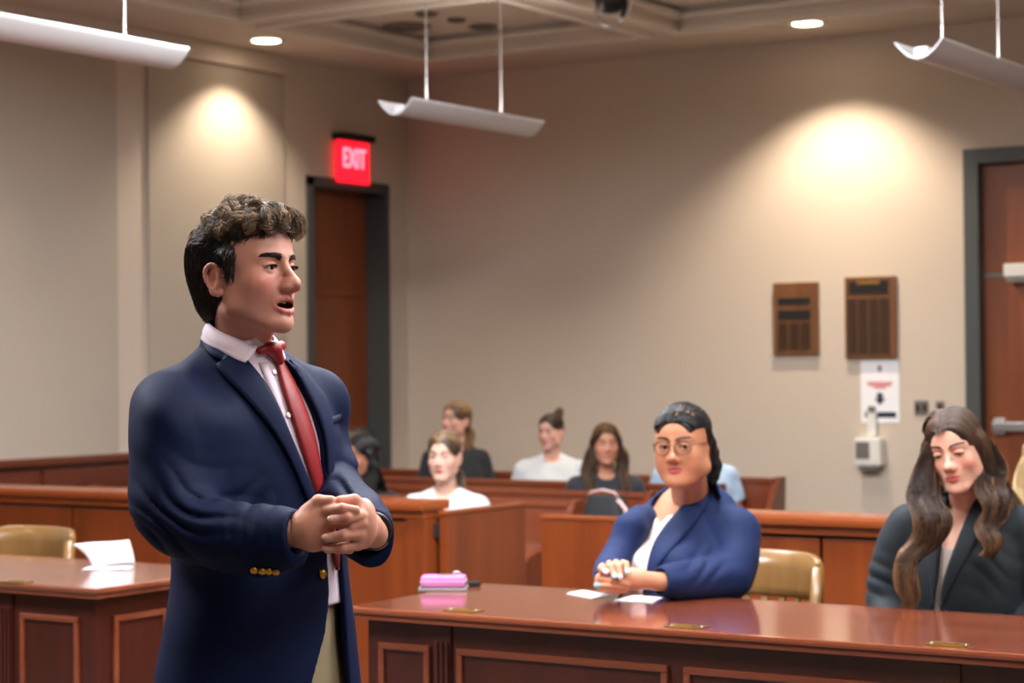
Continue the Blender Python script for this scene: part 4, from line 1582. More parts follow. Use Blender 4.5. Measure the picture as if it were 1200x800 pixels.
class Place:
    """local space of a person: x to the camera's right, y away from it, z up, origin on the floor"""

    def __init__(self, px_, depth):
        b = at_depth(px_, 430, depth)
        self.base = Vector((b.x, b.y, 0))
        self.depth = depth

    def loc(self, w):
        d = Vector(w) - self.base
        return np.array([d.dot(RIGHT_H), d.dot(FWD_H), d.z])

    def mp(self, px_, py_, dy=0.0):
        return self.loc(at_depth(px_, py_, self.depth + dy))

    def mr(self, px_, py_, dy, r):
        return (*self.mp(px_, py_, dy), r)

    def cast(self, px_, py_, bvh):
        d = ray(px_, py_)
        dl = Vector((d.dot(RIGHT_H), d.dot(FWD_H), d.z)).normalized()
        o = Vector(self.loc(CAM_POS))
        h_ = bvh.ray_cast(o, dl)
        if h_[0] is None:
            # slide to the nearest point of the surface
            t = (self.depth) / max(dl.y, 1e-6)
            h_ = bvh.find_nearest(o + dl * t)
        return np.array(h_[0]), np.array(h_[1])

    def strip(self, A, B, bvh, off, th, n=24, m=6, bulge=0.0):
        """a thin sheet lying on a surface, bounded by pixel polylines A and B -> (V, F)"""
        A, B = catmull(A, n), catmull(B, n)
        top, bot = [], []
        for i in range(n):
            for j in range(m):
                t = j / (m - 1)
                q = A[i] * (1 - t) + B[i] * t
                p, nr = self.cast(q[0], q[1], bvh)
                bg = bulge * math.sin(math.pi * t)
                top.append(p + nr * (off + bg))
                bot.append(p + nr * (off - th))
        V = np.array(top + bot)
        # relax
        G = V.reshape(2, n, m, 3).copy()
        for _ in range(3):
            H = G.copy()
            H[:, 1:-1] = 0.5 * G[:, 1:-1] + 0.25 * (G[:, :-2] + G[:, 2:])
            G = H
        V = G.reshape(-1, 3)
        N = n * m
        Fc = []
        idx = lambda k, i, j: k * N + i * m + j
        for i in range(n - 1):
            for j in range(m - 1):
                Fc.append((idx(0, i, j), idx(0, i, j + 1), idx(0, i + 1, j + 1), idx(0, i + 1, j)))
                Fc.append((idx(1, i, j), idx(1, i + 1, j), idx(1, i + 1, j + 1), idx(1, i, j + 1)))
            for j, fl in ((0, False), (m - 1, True)):
                q = (idx(0, i, j), idx(0, i + 1, j), idx(1, i + 1, j), idx(1, i, j))
                Fc.append(q[::-1] if fl else q)
        for j in range(m - 1):
            for i, fl in ((0, True), (n - 1, False)):
                q = (idx(0, i, j), idx(0, i, j + 1), idx(1, i, j + 1), idx(1, i, j))
                Fc.append(q[::-1] if not fl else q)
        return V, np.array(Fc)

    def person(self, label, name='person'):
        return empty(name, self.base, label, 'person', None, YAW)


def axes_z(d):
    """rotation whose z axis is d"""
    return np.array(Vector(d).to_track_quat('Z', 'Y').to_matrix())


def cut_end(f, p, axis, rad, depth=0.06, hollow=0.0, inner=0.08):
    """cuts a sleeve flat at p and hollows it"""
    axis = np.asarray(axis) / np.linalg.norm(axis)
    R = axes_z(axis)
    f.box(np.asarray(p) + axis * depth, (rad, rad, depth), 0, 0.003, 's', R)
    if hollow:
        f.cap(np.asarray(p) - axis * inner, np.asarray(p) + axis * 0.02, hollow * 0.8, hollow, 0.004, 's')


def scatter(V, Fc, n, seed=0, mask=None):
    """random points with normals on a mesh"""
    rs = np.random.RandomState(seed)
    a, b, c_ = V[Fc[:, 0]], V[Fc[:, 1]], V[Fc[:, 2]]
    d = V[Fc[:, 3]]
    nr = np.cross(c_ - a, d - b)
    ar = np.linalg.norm(nr, axis=1)
    cen = (a + b + c_ + d) / 4
    w = ar.copy()
    if mask is not None:
        w = w * mask(cen)
    w = w / w.sum()
    i = rs.choice(len(Fc), n, p=w)
    u, v = rs.uniform(0, 1, (n, 1)), rs.uniform(0, 1, (n, 1))
    p = (a[i] * (1 - u) + b[i] * u) * (1 - v) + (d[i] * (1 - u) + c_[i] * u) * v
    return p, nr[i] / (ar[i][:, None] + 1e-12)
# ================================================================== STANDING MAN
material('suit_navy', (4, 19, 56), 0.68, sheen=0.0, spec=0.16, noise=(500, 0.35), rgb2=(2, 11, 38), bump=(1200, 0.12, 0.0006))
material('shirt_pink', (220, 202, 214), 0.75, sheen=0.1, bump=(900, 0.08, 0.0005))
material('tie_red', (140, 3, 16), 0.45, sheen=0.05, bump=(1500, 0.1, 0.0005))
material('trouser_khaki', (150, 134, 104), 0.85, noise=(300, 0.3), rgb2=(130, 114, 88))
material('belt_leather', (30, 22, 18), 0.4)
material('shoe_leather', (44, 28, 20), 0.3, coat=0.3)
material('nail', (226, 178, 160), 0.25)
material('button_gold', (206, 160, 62), 0.3, metal=1.0)


def build_man():
    W = Place(285, 4.0)
    mp, mr = W.mp, W.mr
    root = W.person('standing young man in navy blazer and red tie, hands clasped')
    # frames
    hs = 1.05
    ho = np.array((0.007, 0.0, 1.666))
    hR = rot3('Z', math.radians(58)) @ rot3('Y', 0.02) @ rot3('X', -0.12)
    to = np.array((0.008, 0.03, 0.0))
    tR = rot3('Z', math.radians(47))
    HP = {'skin': (204, 146, 128), 'blush': (196, 100, 92), 'mouth_open': 0.0105, 'jaw': 0.97, 'brow': 1.15, 'beard': 0.28, 'lip': (190, 116, 106), 'brow_t': 1.5,
          'brow_col': (34, 26, 22), 'brow_arch': 0.65, 'eye_open': 0.8, 'gaze': (0.1, 0.05), 'nose': 1.08, 'nose_out': 0.006, 'lip_w': 1.16, 'blush_amt': 0.5, 'chin': 0.003}
    # ---------------- body: head, neck, trunk, hands, legs
    f = Field((-0.16, -0.18, 1.42), (0.16, 0.17, 1.83), 0.0021)
    f.frame(ho, hR, hs)
    head_field(f, HP)
    nb = to + tR @ np.array((0, 0.012, 1.47))
    nt = ho + hR @ np.array((0, 0.022, -0.075)) * hs
    f.frame()
    f.cap(nt, nb, 0.051, 0.054, 0.024)
    f.cap(ho + hR @ np.array((-0.045, 0.02, -0.07)), to + tR @ np.array((-0.012, -0.02, 1.475)), 0.012, 0.010, 0.02)
    f.cap(ho + hR @ np.array((0, -0.015, -0.095)), to + tR @ np.array((0, -0.012, 1.49)), 0.026, 0.024, 0.03)
    head = f.mesh()
    bvh = local_bvh(head[0], head[1], ho, hR, hs)
    head = (*head, face_colors(head[0], ho, hR, hs, HP))

    # trunk sections of the jacket (torso frame)
    SEC = [(1.535, 0, 0.035, 0.070, 0.062), (1.505, 0, 0.028, 0.108, 0.082), (1.47, 0, 0.02, 0.150, 0.100), (1.41, 0, 0.005, 0.186, 0.120), (1.32, 0, -0.008, 0.208, 0.136),
           (1.20, 0, -0.020, 0.196, 0.142), (1.08, 0, -0.030, 0.190, 0.144), (0.97, 0, -0.026, 0.208, 0.152), (0.90, 0, -0.022, 0.220, 0.160), (0.82, 0, -0.02, 0.232, 0.168)]
    tw = lambda p: to + tR @ np.asarray(p, float)
    # coarse trunk and legs under the clothes
    f2 = Field((-0.34, -0.34, 0.0), (0.34, 0.34, 1.53), 0.012)
    f2.frame(to, tR).loft(SEC, 0.0, off=-0.05, zbot=1.0, ztop=1.48)
    for sx in (-1, 1):
        f2.chain([(sx * 0.09, -0.02, 0.98, 0.07), (sx * 0.11, -0.01, 0.50, 0.056), (sx * 0.12, 0.02, 0.10, 0.042)], 0.03)
        f2.cap((sx * 0.12, 0.03, 0.05), (sx * 0.13, -0.13, 0.035), 0.035, 0.03, 0.02)
    trunk = f2.mesh()
    trunk = (*trunk, flat_color(trunk[0], HP['skin']))

    # hands
    h = Field(mp(335, 675, -0.42), mp(460, 565, -0.12), 0.0021)
    tips = []
    # right hand: back of the hand towards the camera
    h.frame()
    h.cap(mp(330, 626, -0.285), mp(360, 618, -0.300), 0.029, 0.030, 0.012)
    h.ell(mp(369, 617, -0.302), (0.034, 0.019, 0.046), 0.02, R=rot3('Y', 0.1))
    h.ell(mp(378, 606, -0.308), (0.022, 0.016, 0.030), 0.02)
    h.chain([mr(361, 600, -0.300, 0.0150), mr(373, 587, -0.312, 0.0115), mr(388, 586.5, -0.322, 0.0092)], 0.006, kk=0.004)
    fing_r = [[(383, 598, -0.322, 0.0108), (401, 595.5, -0.340, 0.0094), (417, 597.5, -0.336, 0.0080)],
              [(385, 611, -0.316, 0.0112), (404, 614, -0.316, 0.0098), (420, 617, -0.300, 0.0086)],
              [(383, 626, -0.310, 0.0108), (402, 632, -0.302, 0.0094), (418, 634, -0.290, 0.0084)],
              [(379, 638, -0.302, 0.0100), (396, 643, -0.296, 0.0086), (410, 644, -0.288, 0.0078)]]
    for c_ in fing_r:
        h.chain([mr(*q) for q in c_], 0.006, kk=0.003)
    for a, b in (((352, 614), (382, 598)), ((354, 618), (384, 611)), ((354, 624), (382, 626))):   # tendons
        h.cap(mp(a[0], a[1], -0.3165), mp(b[0], b[1], -0.3175), 0.0035, 0.005, 0.009)
    # left hand: comes from the far cuff and closes over the right one
    h.cap(mp(440, 628, -0.18), mp(431, 617, -0.255), 0.027, 0.028, 0.01)
    h.ell(mp(427, 613, -0.285), (0.021, 0.034, 0.046), 0.016, R=rot3('Z', 0.45))
    h.ell(mp(421, 615, -0.305), (0.015, 0.018, 0.044), 0.014)
    h.chain([mr(429, 598, -0.285, 0.0150), mr(415, 586, -0.306, 0.0112), mr(398, 586.5, -0.318, 0.0090)], 0.005, kk=0.004)
    fing_l = [[(423, 604, -0.318, 0.0108), (407, 606.5, -0.342, 0.0098), (390, 608.5, -0.338, 0.0086)],
              [(424, 613, -0.318, 0.0100), (412, 617, -0.328, 0.0085), (404, 619, -0.322, 0.0070)],
              [(421, 625, -0.316, 0.0112), (402, 627, -0.336, 0.0100), (383, 630, -0.330, 0.0087)],
              [(418, 638.5, -0.306, 0.0102), (401, 641.5, -0.324, 0.0092), (383.5, 643, -0.320, 0.0081)]]
    for c_ in fing_l:
        h.chain([mr(*q) for q in c_], 0.005, kk=0.003)
    hand = h.mesh()
    hc = flat_color(hand[0], (206, 146, 124))
    red = np.array([*lin((206, 122, 108)), 1])
    for c_ in fing_r + fing_l:
        p = mp(*c_[1][:3])
        wt = np.exp(-((hand[0] - p) ** 2).sum(1) / 0.012 ** 2)[:, None] * 0.4
        hc = hc * (1 - wt) + red * wt
    nail = np.array([*lin((232, 186, 172)), 1])
    for q in (fing_l[0][2], fing_l[2][2], fing_l[3][2]):
        p = mp(q[0] + 1.5, q[1] - 0.5, q[2] - 0.010)
        wt = np.clip(1.6 - np.linalg.norm((hand[0] - p) / np.array([0.0075, 0.006, 0.006]), axis=1), 0, 1)[:, None] * 0.8
        hc = hc * (1 - wt) + nail * wt
    hand = (*hand, hc)
    for q in (fing_l[0], fing_l[2], fing_l[3]):
        tip, mid = mp(*q[2][:3]), mp(*q[1][:3])
        ax_ = (tip - mid) / np.linalg.norm(tip - mid)
        nrm_ = np.array((0.10, -0.92, 0.36))
        nrm_ -= ax_ * (nrm_ @ ax_)
        nrm_ /= np.linalg.norm(nrm_)
        sd = np.cross(nrm_, ax_)
        r_ = q[2][3]
        Mn = Matrix([[ax_[i] * 0.0066, sd[i] * 0.0052, nrm_[i] * 0.0022] for i in range(3)])
        m = MB()
        m.lathe([(math.sin(a), math.cos(a)) for a in np.linspace(0.05, math.pi - 0.05, 7)], tip + ax_ * 0.0022 + nrm_ * (r_ - 0.0008), 14, Mn)
        m.build('fingernail', 'nail', root)
    # forearms joining hands and trunk inside the sleeves
    f3 = Field((-0.30, -0.42, 1.02), (0.34, 0.32, 1.52), 0.008)
    f3.chain([(*tw((-0.16, 0.01, 1.40)), 0.04), mr(197, 580, -0.18, 0.040), mr(207, 612, -0.20, 0.040), mr(300, 627, -0.27, 0.036), mr(350, 622, -0.298, 0.027)], 0.02)
    f3.chain([(*tw((0.155, 0.01, 1.40)), 0.04), mr(377, 545, 0.15, 0.046), mr(388, 578, 0.10, 0.042), mr(412, 603, -0.06, 0.034), mr(434, 621, -0.22, 0.026)], 0.02)
    arms = f3.mesh()
    arms = (*arms, flat_color(arms[0], HP['skin']))
    person_mesh('body', join_meshes([head, hand, trunk, arms]), 'skin', root)
    face_extras(root, ho, hR, hs, HP, True, bvh)
    hw = lambda p: ho + hR @ (np.asarray(p, float) * hs)
    # teeth
    for z, n in ((-0.0622, 'upper_teeth'), (-0.0800, 'lower_teeth')):
        m = MB()
        for k in range(-3, 4):
            a = k * 0.0062
            c_ = hw((a, -0.0805 + 0.9 * a * a / 0.02, z))
            R4 = Matrix([list(r_) for r_ in hR]).to_4x4()
            m.box(-0.0029, 0.0029, -0.002, 0.002, -0.0040, 0.0040, 0.0012, Matrix.Translation(Vector(c_)) @ R4)
        m.build(n, 'teeth', root)

    # ---------------- shirt
    fs = Field((-0.24, -0.24, 0.98), (0.26, 0.26, 1.62), 0.0055)
    fs.frame(to, tR).loft(SEC, 0.0, off=-0.012, zbot=1.02, ztop=1.52)
    fs.frame()
    fs.cap(nt + np.array((0, 0, -0.02)), nb, 0.0595, 0.064, 0.03)
    # collar opening plane: high behind, low in front
    ax = hR @ np.array((0, 0.42, 1.0))
    ax /= np.linalg.norm(ax)
    fs.plane(ax, float(ax @ mp(262, 416, -0.02)), 0.003)
    shirt = fs.mesh()
    person_mesh('shirt', shirt, 'shirt_pink', root)
    sb = hull_bvh(*shirt)
    # uncut neck hull for collars
    fn = Field((-0.24, -0.24, 1.20), (0.26, 0.26, 1.66), 0.008)
    fn.frame(to, tR).loft(SEC, 0.0, off=-0.012, ztop=1.52, zbot=1.22)
    fn.frame()
    fn.cap(nt + np.array((0, 0, 0.04)), nb, 0.0625, 0.066, 0.03)
    nbv = hull_bvh(*fn.mesh())
    ax_at = lambda z: nb + (nt - nb) * ((z - nb[2]) / (nt[2] - nb[2]))
    for sgn in (-1, 1):
        rows = []
        for q in range(7):
            v = q / 6
            row = []
            for t in np.linspace(0, 1, 22):
                pu, pl = 13 + t * 167, 37 + t * 143
                ph = math.radians(pu * (1 - v) + pl * v)
                tipw = math.exp(-((t / 0.16) ** 2))
                zt = 1.529 + 0.054 * (1 - math.cos(ph)) / 2
                drop = 0.032 + 0.010 * tipw
                r_ = 0.0605 + (0.016 + 0.010 * tipw) * v + 0.004 * math.sin(math.pi * min(1, v * 1.2))
                c_ = ax_at(zt - 0.012)
                row.append(Vector(c_ + (tR @ np.array((sgn * math.sin(ph), -math.cos(ph), 0))) * r_ + np.array((0, 0, zt - c_[2] - drop * v))))
            rows.append(row)
        m = MB()
        m.grid(rows if sgn > 0 else [r_[::-1] for r_ in rows])
        m.build('shirt_collar', 'shirt_pink', root).modifiers.new('thickness', 'SOLIDIFY').thickness = 0.003
    # placket and small buttons
    person_mesh('placket', W.strip([(303, 425), (322, 470), (345, 530), (358, 575)], [(312, 423), (330, 465), (352, 525), (364, 572)], sb, 0.0016, 0.0016, 14, 3), 'shirt_pink', root)
    for k, (a, b) in enumerate(((320.5, 436.5), (337, 487))):
        p, n_ = W.cast(a, b, sb)
        m = MB()
        m.lathe([(0.0055, 0), (0.0055, 0.002), (0.004, 0.0032), (0.0005, 0.0028)], p + n_ * 0.002, 12, Vector(n_).to_track_quat('Z', 'Y').to_matrix())
        m.build('shirt_button', 'paper', root)
    # ---------------- tie
    tl = [(321, 424), (328, 453), (342, 497), (356, 542), (370, 585), (386, 645), (391, 668)]
    tr_ = [(328, 423), (342, 449), (356, 482), (367, 517), (377, 572), (393, 635), (392, 668)]
    tie = empty('necktie')
    tie.parent = root
    person_mesh('tie_blade', W.strip(tl, tr_, sb, 0.009, 0.005, 36, 6, 0.003), 'tie_red', tie)
    k0, n0 = W.cast(313, 413, nbv)
    fk = Field(k0 - 0.06, k0 + 0.06, 0.0022)
    pk = lambda a, b, off: (lambda h_: h_[0] + h_[1] * off)(W.cast(a, b, nbv))
    fk.cap(pk(303, 411, 0.006), pk(313, 407, 0.008), 0.0075, 0.0100, 0.006)
    fk.cap(pk(313, 408, 0.009), pk(325, 406.5, 0.008), 0.0110, 0.0100, 0.006)
    fk.cap(pk(317, 410, 0.010), pk(323, 424, 0.010), 0.0155, 0.0090, 0.010)
    person_mesh('tie_knot', fk.mesh(), 'tie_red', tie)

    # ---------------- jacket
    fh = Field((-0.32, -0.34, 0.80), (0.34, 0.34, 1.60), 0.008)
    fh.frame(to, tR).loft(SEC, 0.0)
    hull = hull_bvh(*fh.mesh())
    t2 = lambda a, b: (lambda q: (q[0], q[2]))(tR.T @ (W.cast(a, b, hull)[0] - to))
    inner_l = [(250, 378), (262, 394), (277, 411), (290, 426), (316, 460), (340, 515), (366, 581), (384, 648), (387, 690), (382, 742), (362, 815)]
    inner_r = [(411, 815), (407, 760), (404, 700), (400, 650), (391, 600), (381, 552), (379, 520), (368, 482), (343, 435), (331, 405)]
    PV = [t2(*q) for q in inner_l] + [(t2(*inner_l[-1])[0] - 0.035, 0.70), (t2(*inner_r[0])[0] + 0.012, 0.70)] + [t2(*q) for q in inner_r] + [(0.05, 1.60), (-0.05, 1.60)]
    j = Field((-0.34, -0.44, 0.80), (0.36, 0.36, 1.62), 0.0046)
    j.frame(to, tR).loft(SEC, 0.0)
    # shoulder yoke
    for sx in (-1, 1):
        j.cap((sx * 0.05, 0.03, 1.485), (sx * 0.182, 0.012, 1.422), 0.045, 0.056, 0.03)
    # cut the front opening and hollow the skirt
    j.prism(PV, -0.6, 0.0, 0.004)
    j.loft(SEC, 0.003, 's', off=-0.013, ztop=1.10)
    j.frame()
    R_arm = [(*tw((-0.190, 0.012, 1.402)), 0.064), mr(199, 500, -0.155, 0.058), mr(197, 550, -0.17, 0.057), mr(198, 588, -0.19, 0.056), mr(207, 606, -0.205, 0.055)]
    R_fore = [mr(207, 606, -0.205, 0.055), mr(232, 619, -0.225, 0.054), mr(290, 628, -0.262, 0.052), mr(352, 627, -0.302, 0.044)]
    j.chain(R_arm, 0.045, n=9, kk=0.045)
    j.cap(tw((-0.150, -0.060, 1.36)), tw((-0.165, -0.075, 1.16)), 0.050, 0.045, 0.06)
    j.chain(R_fore, 0.022, n=8, kk=0.03)
    j.chain([mr(268, 640, -0.240, 0.040), mr(306, 646, -0.266, 0.038), mr(346, 640, -0.296, 0.032)], 0.03)
    L_arm = [(*tw((0.184, 0.012, 1.402)), 0.062), mr(362, 505, 0.18, 0.057), mr(373, 545, 0.15, 0.056), mr(386, 577, 0.09, 0.055)]
    L_fore = [mr(386, 577, 0.09, 0.055), mr(410, 600, -0.05, 0.053), mr(432, 627, -0.20, 0.047)]
    j.chain(L_arm, 0.04, n=8, kk=0.04)
    j.chain(L_fore, 0.02, n=7, kk=0.03)
    j.cap(mp(425, 630, -0.12), mp(437, 645, -0.19), 0.040, 0.034, 0.02)
    axr = mp(352, 627, -0.302) - mp(290, 630, -0.262)
    cut_end(j, mp(349, 627, -0.300), axr, 0.075, 0.05, 0.037)
    axl = mp(430, 626, -0.20) - mp(405, 600, -0.02)
    cut_end(j, mp(431, 628, -0.195), axl, 0.075, 0.05, 0.040)

    def folds(x, y, z):
        d = 0
        # elbow: creases from the crook towards the elbow point
        c_ = mp(215, 605, -0.24)
        u, v = x - c_[0], z - c_[2]
        w_ = np.exp(-((u / 0.085) ** 2 + (v / 0.065) ** 2)) * (y < 0.05)
        ph = (u * 0.45 + v * 0.89) * 92 + 1.6 * np.sin(u * 30 + 1) + 0.7 * np.sin(v * 50)
        d = d - 0.0135 * w_ * (np.abs(np.sin(ph)) ** 0.6 - 0.6)
        # forearm
        c_ = mp(290, 615, -0.28)
        u, v = x - c_[0], z - c_[2]
        w_ = np.exp(-((u / 0.05) ** 2 + (v / 0.05) ** 2)) * (y < -0.12)
        ph = (u * 0.85 - v * 0.53) * 85 + 1.2 * np.sin(v * 40)
        d = d - 0.0085 * w_ * (np.abs(np.sin(ph)) - 0.5)
        # upper arm
        c_ = mp(195, 500, -0.18)
        u, v = x - c_[0], z - c_[2]
        w_ = np.exp(-((u / 0.09) ** 2 + (v / 0.10) ** 2)) * (y < 0.02) * (u < 0.06)
        ph = (v + 0.35 * u) * 62 + 1.6 * np.sin(u * 22)
        d = d - 0.0018 * w_ * np.sin(ph)
        # far arm
        c_ = mp(415, 575, 0.0)
        u, v = x - c_[0], z - c_[2]
        w_ = np.exp(-((u / 0.05) ** 2 + (v / 0.06) ** 2))
        ph = (v * 0.9 + u * 0.3) * 105 + 1.2 * np.sin(u * 50)
        d = d - 0.009 * w_ * (np.abs(np.sin(ph)) - 0.5)
        # body drape
        d = d + 0.0016 * fbm(x, y, z, 22, 4)
        return d
    j.displace(folds)
    jm = j.mesh()
    jk = empty('blazer')
    jk.parent = root
    person_mesh('coat', jm, 'suit_navy', jk)
    # lapels and collar: sheets lying on the coat
    LAP = [('lapel', [(276, 411), (290, 426), (316, 460), (340, 515), (366, 581), (380, 640)], [(257, 428), (255.5, 435), (300, 483), (326, 517), (350, 566), (378, 642)], 0.0085, 26, 7),
           ('lapel', [(330, 403), (343, 435), (368, 482), (379, 518), (381, 550), (382, 590)], [(346, 411), (367, 437), (380, 470), (388, 505), (388, 545), (384, 592)], 0.0085, 24, 6),
           ('collar', [(246, 374), (252, 381), (264, 396), (277.5, 411)], [(233, 395), (237, 404), (246, 419), (261, 426)], 0.0095, 14, 6),
           ('collar', [(328, 398), (331, 405)], [(336, 402), (345, 410)], 0.0095, 8, 4)]
    jb = hull_bvh(*jm)
    for nm, a, b, off, n_, m_ in LAP:
        person_mesh(nm, W.strip(a, b, hull if nm == 'lapel' else jb, off, 0.005, n_, m_, 0.0015), 'suit_navy', jk)
    # collar stand round the back of the neck
    m = MB()
    rows = []
    cn = nb * 0.4 + nt * 0.6
    for r_, dz, fl in ((0.066, 0.018, 0), (0.070, 0.022, 0), (0.079, 0.0, 0), (0.092, -0.035, 0)):
        row = []
        for a in np.linspace(math.radians(-20), math.radians(200), 24):
            v = tR @ np.array((math.cos(a), math.sin(a), 0))
            row.append(Vector(cn + v * r_ + np.array((0, 0, dz + 0.030 * math.sin(a) - 0.028))))
        rows.append(row)
    m.grid(rows)
    cs = m.build('collar_stand', 'suit_navy', jk)
    md = cs.modifiers.new('thickness', 'SOLIDIFY')
    md.thickness = 0.004
    person_mesh('pocket_welt', W.strip([(383.5, 490), (400, 484.5)], [(384.5, 499), (401, 493)], jb, 0.0022, 0.003, 8, 3), 'suit_navy', jk)
    # gold buttons
    for k, (a, b) in enumerate(((376.5, 672.5), (298, 667), (307.5, 668), (315, 668), (323.5, 669))):
        p, n_ = W.cast(a, b, jb)
        if k:
            n_ = np.array((0.0, -0.90, -0.44))
        R_ = Vector(n_).to_track_quat('Z', 'Y').to_matrix()
        r_ = 0.0100 if k == 0 else 0.0072
        m = MB()
        m.lathe([(r_ * 0.4, -0.004), (r_ * 0.9, 0.001), (r_, 0.003), (r_ * 0.85, 0.0055), (r_ * 0.5, 0.0068), (0.0005, 0.0072)], p + n_ * 0.001, 16, R_)
        m.build('gold_button', 'button_gold', jk)
    # watch on the far wrist
    m = MB()
    c_ = mp(437, 622, -0.205)
    Rw = axes_z(axl / np.linalg.norm(axl))
    m.tube([Vector(c_ + Rw @ np.array((0.031 * math.cos(a), 0.031 * math.sin(a), 0))) for a in np.linspace(0, 2 * math.pi, 21)], 0.006, 8, False)
    m.build('wrist_watch', 'black_plastic', root)

    # ---------------- trousers, belt, shoes
    ft = Field((-0.34, -0.34, 0.03), (0.34, 0.34, 1.10), 0.010)
    ft.frame(to, tR).loft([(1.06, 0, -0.03, 0.165, 0.118), (0.95, 0, -0.026, 0.178, 0.126), (0.82, 0, -0.02, 0.180, 0.125)], 0.0)
    for sx in (-1, 1):
        ft.chain([(sx * 0.092, -0.03, 0.86, 0.098), (sx * 0.11, -0.02, 0.50, 0.078), (sx * 0.12, 0.015, 0.09, 0.066)], 0.04)
        ft.box((sx * 0.12, 0.0, -0.02), (0.1, 0.1, 0.08), 0, 0, 's')
    ft.displace(lambda x, y, z: 0.003 * fbm(x, y, z * 0.4, 30, 9))
    person_mesh('trousers', ft.mesh(), 'trouser_khaki', root)
    m = MB()
    rows = []
    for zz in (1.03, 1.06):
        rows.append([Vector(tw((0.170 * math.cos(a), -0.03 + 0.123 * math.sin(a), zz))) for a in np.linspace(0, 2 * math.pi, 33)[:-1]])
    m.grid(rows, closed=True)
    bl_ = m.build('belt', 'belt_leather', root)
    bl_.modifiers.new('thickness', 'SOLIDIFY').thickness = 0.004
    for sx in (-1, 1):
        fo = Field(tw((sx * 0.125, -0.05, 0.06)) - 0.22, tw((sx * 0.125, -0.05, 0.06)) + 0.22, 0.007)
        fo.frame(to, tR)
        fo.chain([(sx * 0.12, 0.05, 0.045, 0.042), (sx * 0.125, -0.03, 0.045, 0.042), (sx * 0.135, -0.15, 0.035, 0.038)], 0.02)
        fo.cap((sx * 0.12, 0.03, 0.05), (sx * 0.12, 0.02, 0.11), 0.042, 0.045, 0.02)
        fo.frame()
        fo.box((0, 0, -0.1), (2, 2, 0.1), 0, 0, 's')
        person_mesh('shoe', fo.mesh(), 'shoe_leather', root)

    # ---------------- hair: curled mass and locks
    fb = Field((-0.17, -0.17, 1.55), (0.17, 0.17, 1.85), 0.004)
    fb.frame(ho, hR, hs)
    fb.ell((0, 0.018, 0.040), (0.0805, 0.099, 0.076), 0)
    fb.ell((0, 0.055, 0.005), (0.068, 0.062, 0.075), 0.02)
    fb.ell((0, 0.060, -0.045), (0.054, 0.040, 0.042), 0.02)
    fb.ell((0, -0.042, 0.076), (0.064, 0.056, 0.031), 0.02)
    rs = np.random.RandomState(11)
    for k in range(70):
        a, b = rs.uniform(-1.5, 1.5), rs.uniform(0.25, 1.5)
        d_ = np.array((math.sin(a) * math.cos(b), -math.cos(a) * math.cos(b), math.sin(b)))
        if rs.uniform() < 0.35:
            d_[1] = abs(d_[1])
        c_ = np.array((0, 0.005, 0.045)) + d_ * np.array((0.072, 0.092, 0.066))
        fb.ell(c_, rs.uniform(0.008, 0.014), 0.010)
    for s_ in (-1, 1):
        fb.cap((s_ * 0.0755, -0.022, 0.03), (s_ * 0.0735, -0.022, -0.010), 0.011, 0.006, 0.012)
    fb.ell((0, -0.128, 0.002), (0.088, 0.068, 0.086), 0.006, 's')
    for s_ in (-1, 1):
        fb.ell((s_ * 0.090, 0.010, -0.016), (0.024, 0.024, 0.033), 0.006, 's')
        fb.ell((s_ * 0.075, -0.012, -0.052), (0.026, 0.050, 0.034), 0.006, 's')
    fb.plane((0, 0.15, -1), 0.094, 0.004)
    hb = fb.mesh()
    dark, mid_, lit_hair = np.array(lin((40, 31, 25))), np.array(lin((80, 62, 46))), np.array(lin((172, 144, 110)))
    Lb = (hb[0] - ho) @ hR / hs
    lit_topw = np.clip((Lb[:, 2] - 0.05) / 0.06, 0, 1)[:, None]
    hbc = dark * (1 - lit_topw) + mid_ * lit_topw  # lighter towards the top: overhead light put into the hair colour
    hbv = hull_bvh(hb[0], hb[1])
    rs = np.random.RandomState(8)
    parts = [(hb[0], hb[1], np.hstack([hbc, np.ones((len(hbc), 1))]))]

    def sleek(n, seed, mask, fl_loc, lenr, lift, colr, r0):
        p, n_ = scatter(hb[0], hb[1], n, seed, mask)
        rs_ = np.random.RandomState(seed)
        K = 10
        u = np.linspace(0, 1, K)
        fl = np.tile(np.asarray(fl_loc, float) @ hR.T, (n, 1)) + rs_.normal(0, 0.16, (n, 3))
        fl -= n_ * (fl * n_).sum(1, keepdims=True)
        fl /= np.linalg.norm(fl, axis=1, keepdims=True)
        ln = rs_.uniform(*lenr, n)
        P_ = p[:, None] + fl[:, None] * (ln[:, None] * u)[..., None] + n_[:, None] * (0.0012 + lift * np.sin(math.pi * u) - 0.10 * ln[:, None] * u ** 2)[..., None]
        cc = np.array(lin(colr)) * rs_.uniform(0.65, 1.35, (n, 1, 1)) * np.ones((1, K, 1))
        return strands_mesh(P_, (r0 * (1 - 0.7 * u ** 2))[None] * rs_.uniform(0.7, 1.2, (n, 1)), cc)
    loc_of = lambda c_: (c_ - ho) @ hR / hs
    parts.append(sleek(3200, 5, lambda c_: (loc_of(c_)[:, 2] < 0.075), (0, 0.5, -0.85), (0.018, 0.034), 0.002, (40, 31, 25), 0.0010))
    parts.append(sleek(1400, 6, lambda c_: (loc_of(c_)[:, 2] > 0.06) & (loc_of(c_)[:, 1] > -0.02), (0, 0.9, 0.1), (0.02, 0.04), 0.003, (74, 58, 44), 0.0010))  # top strands coloured lighter, as lit from above
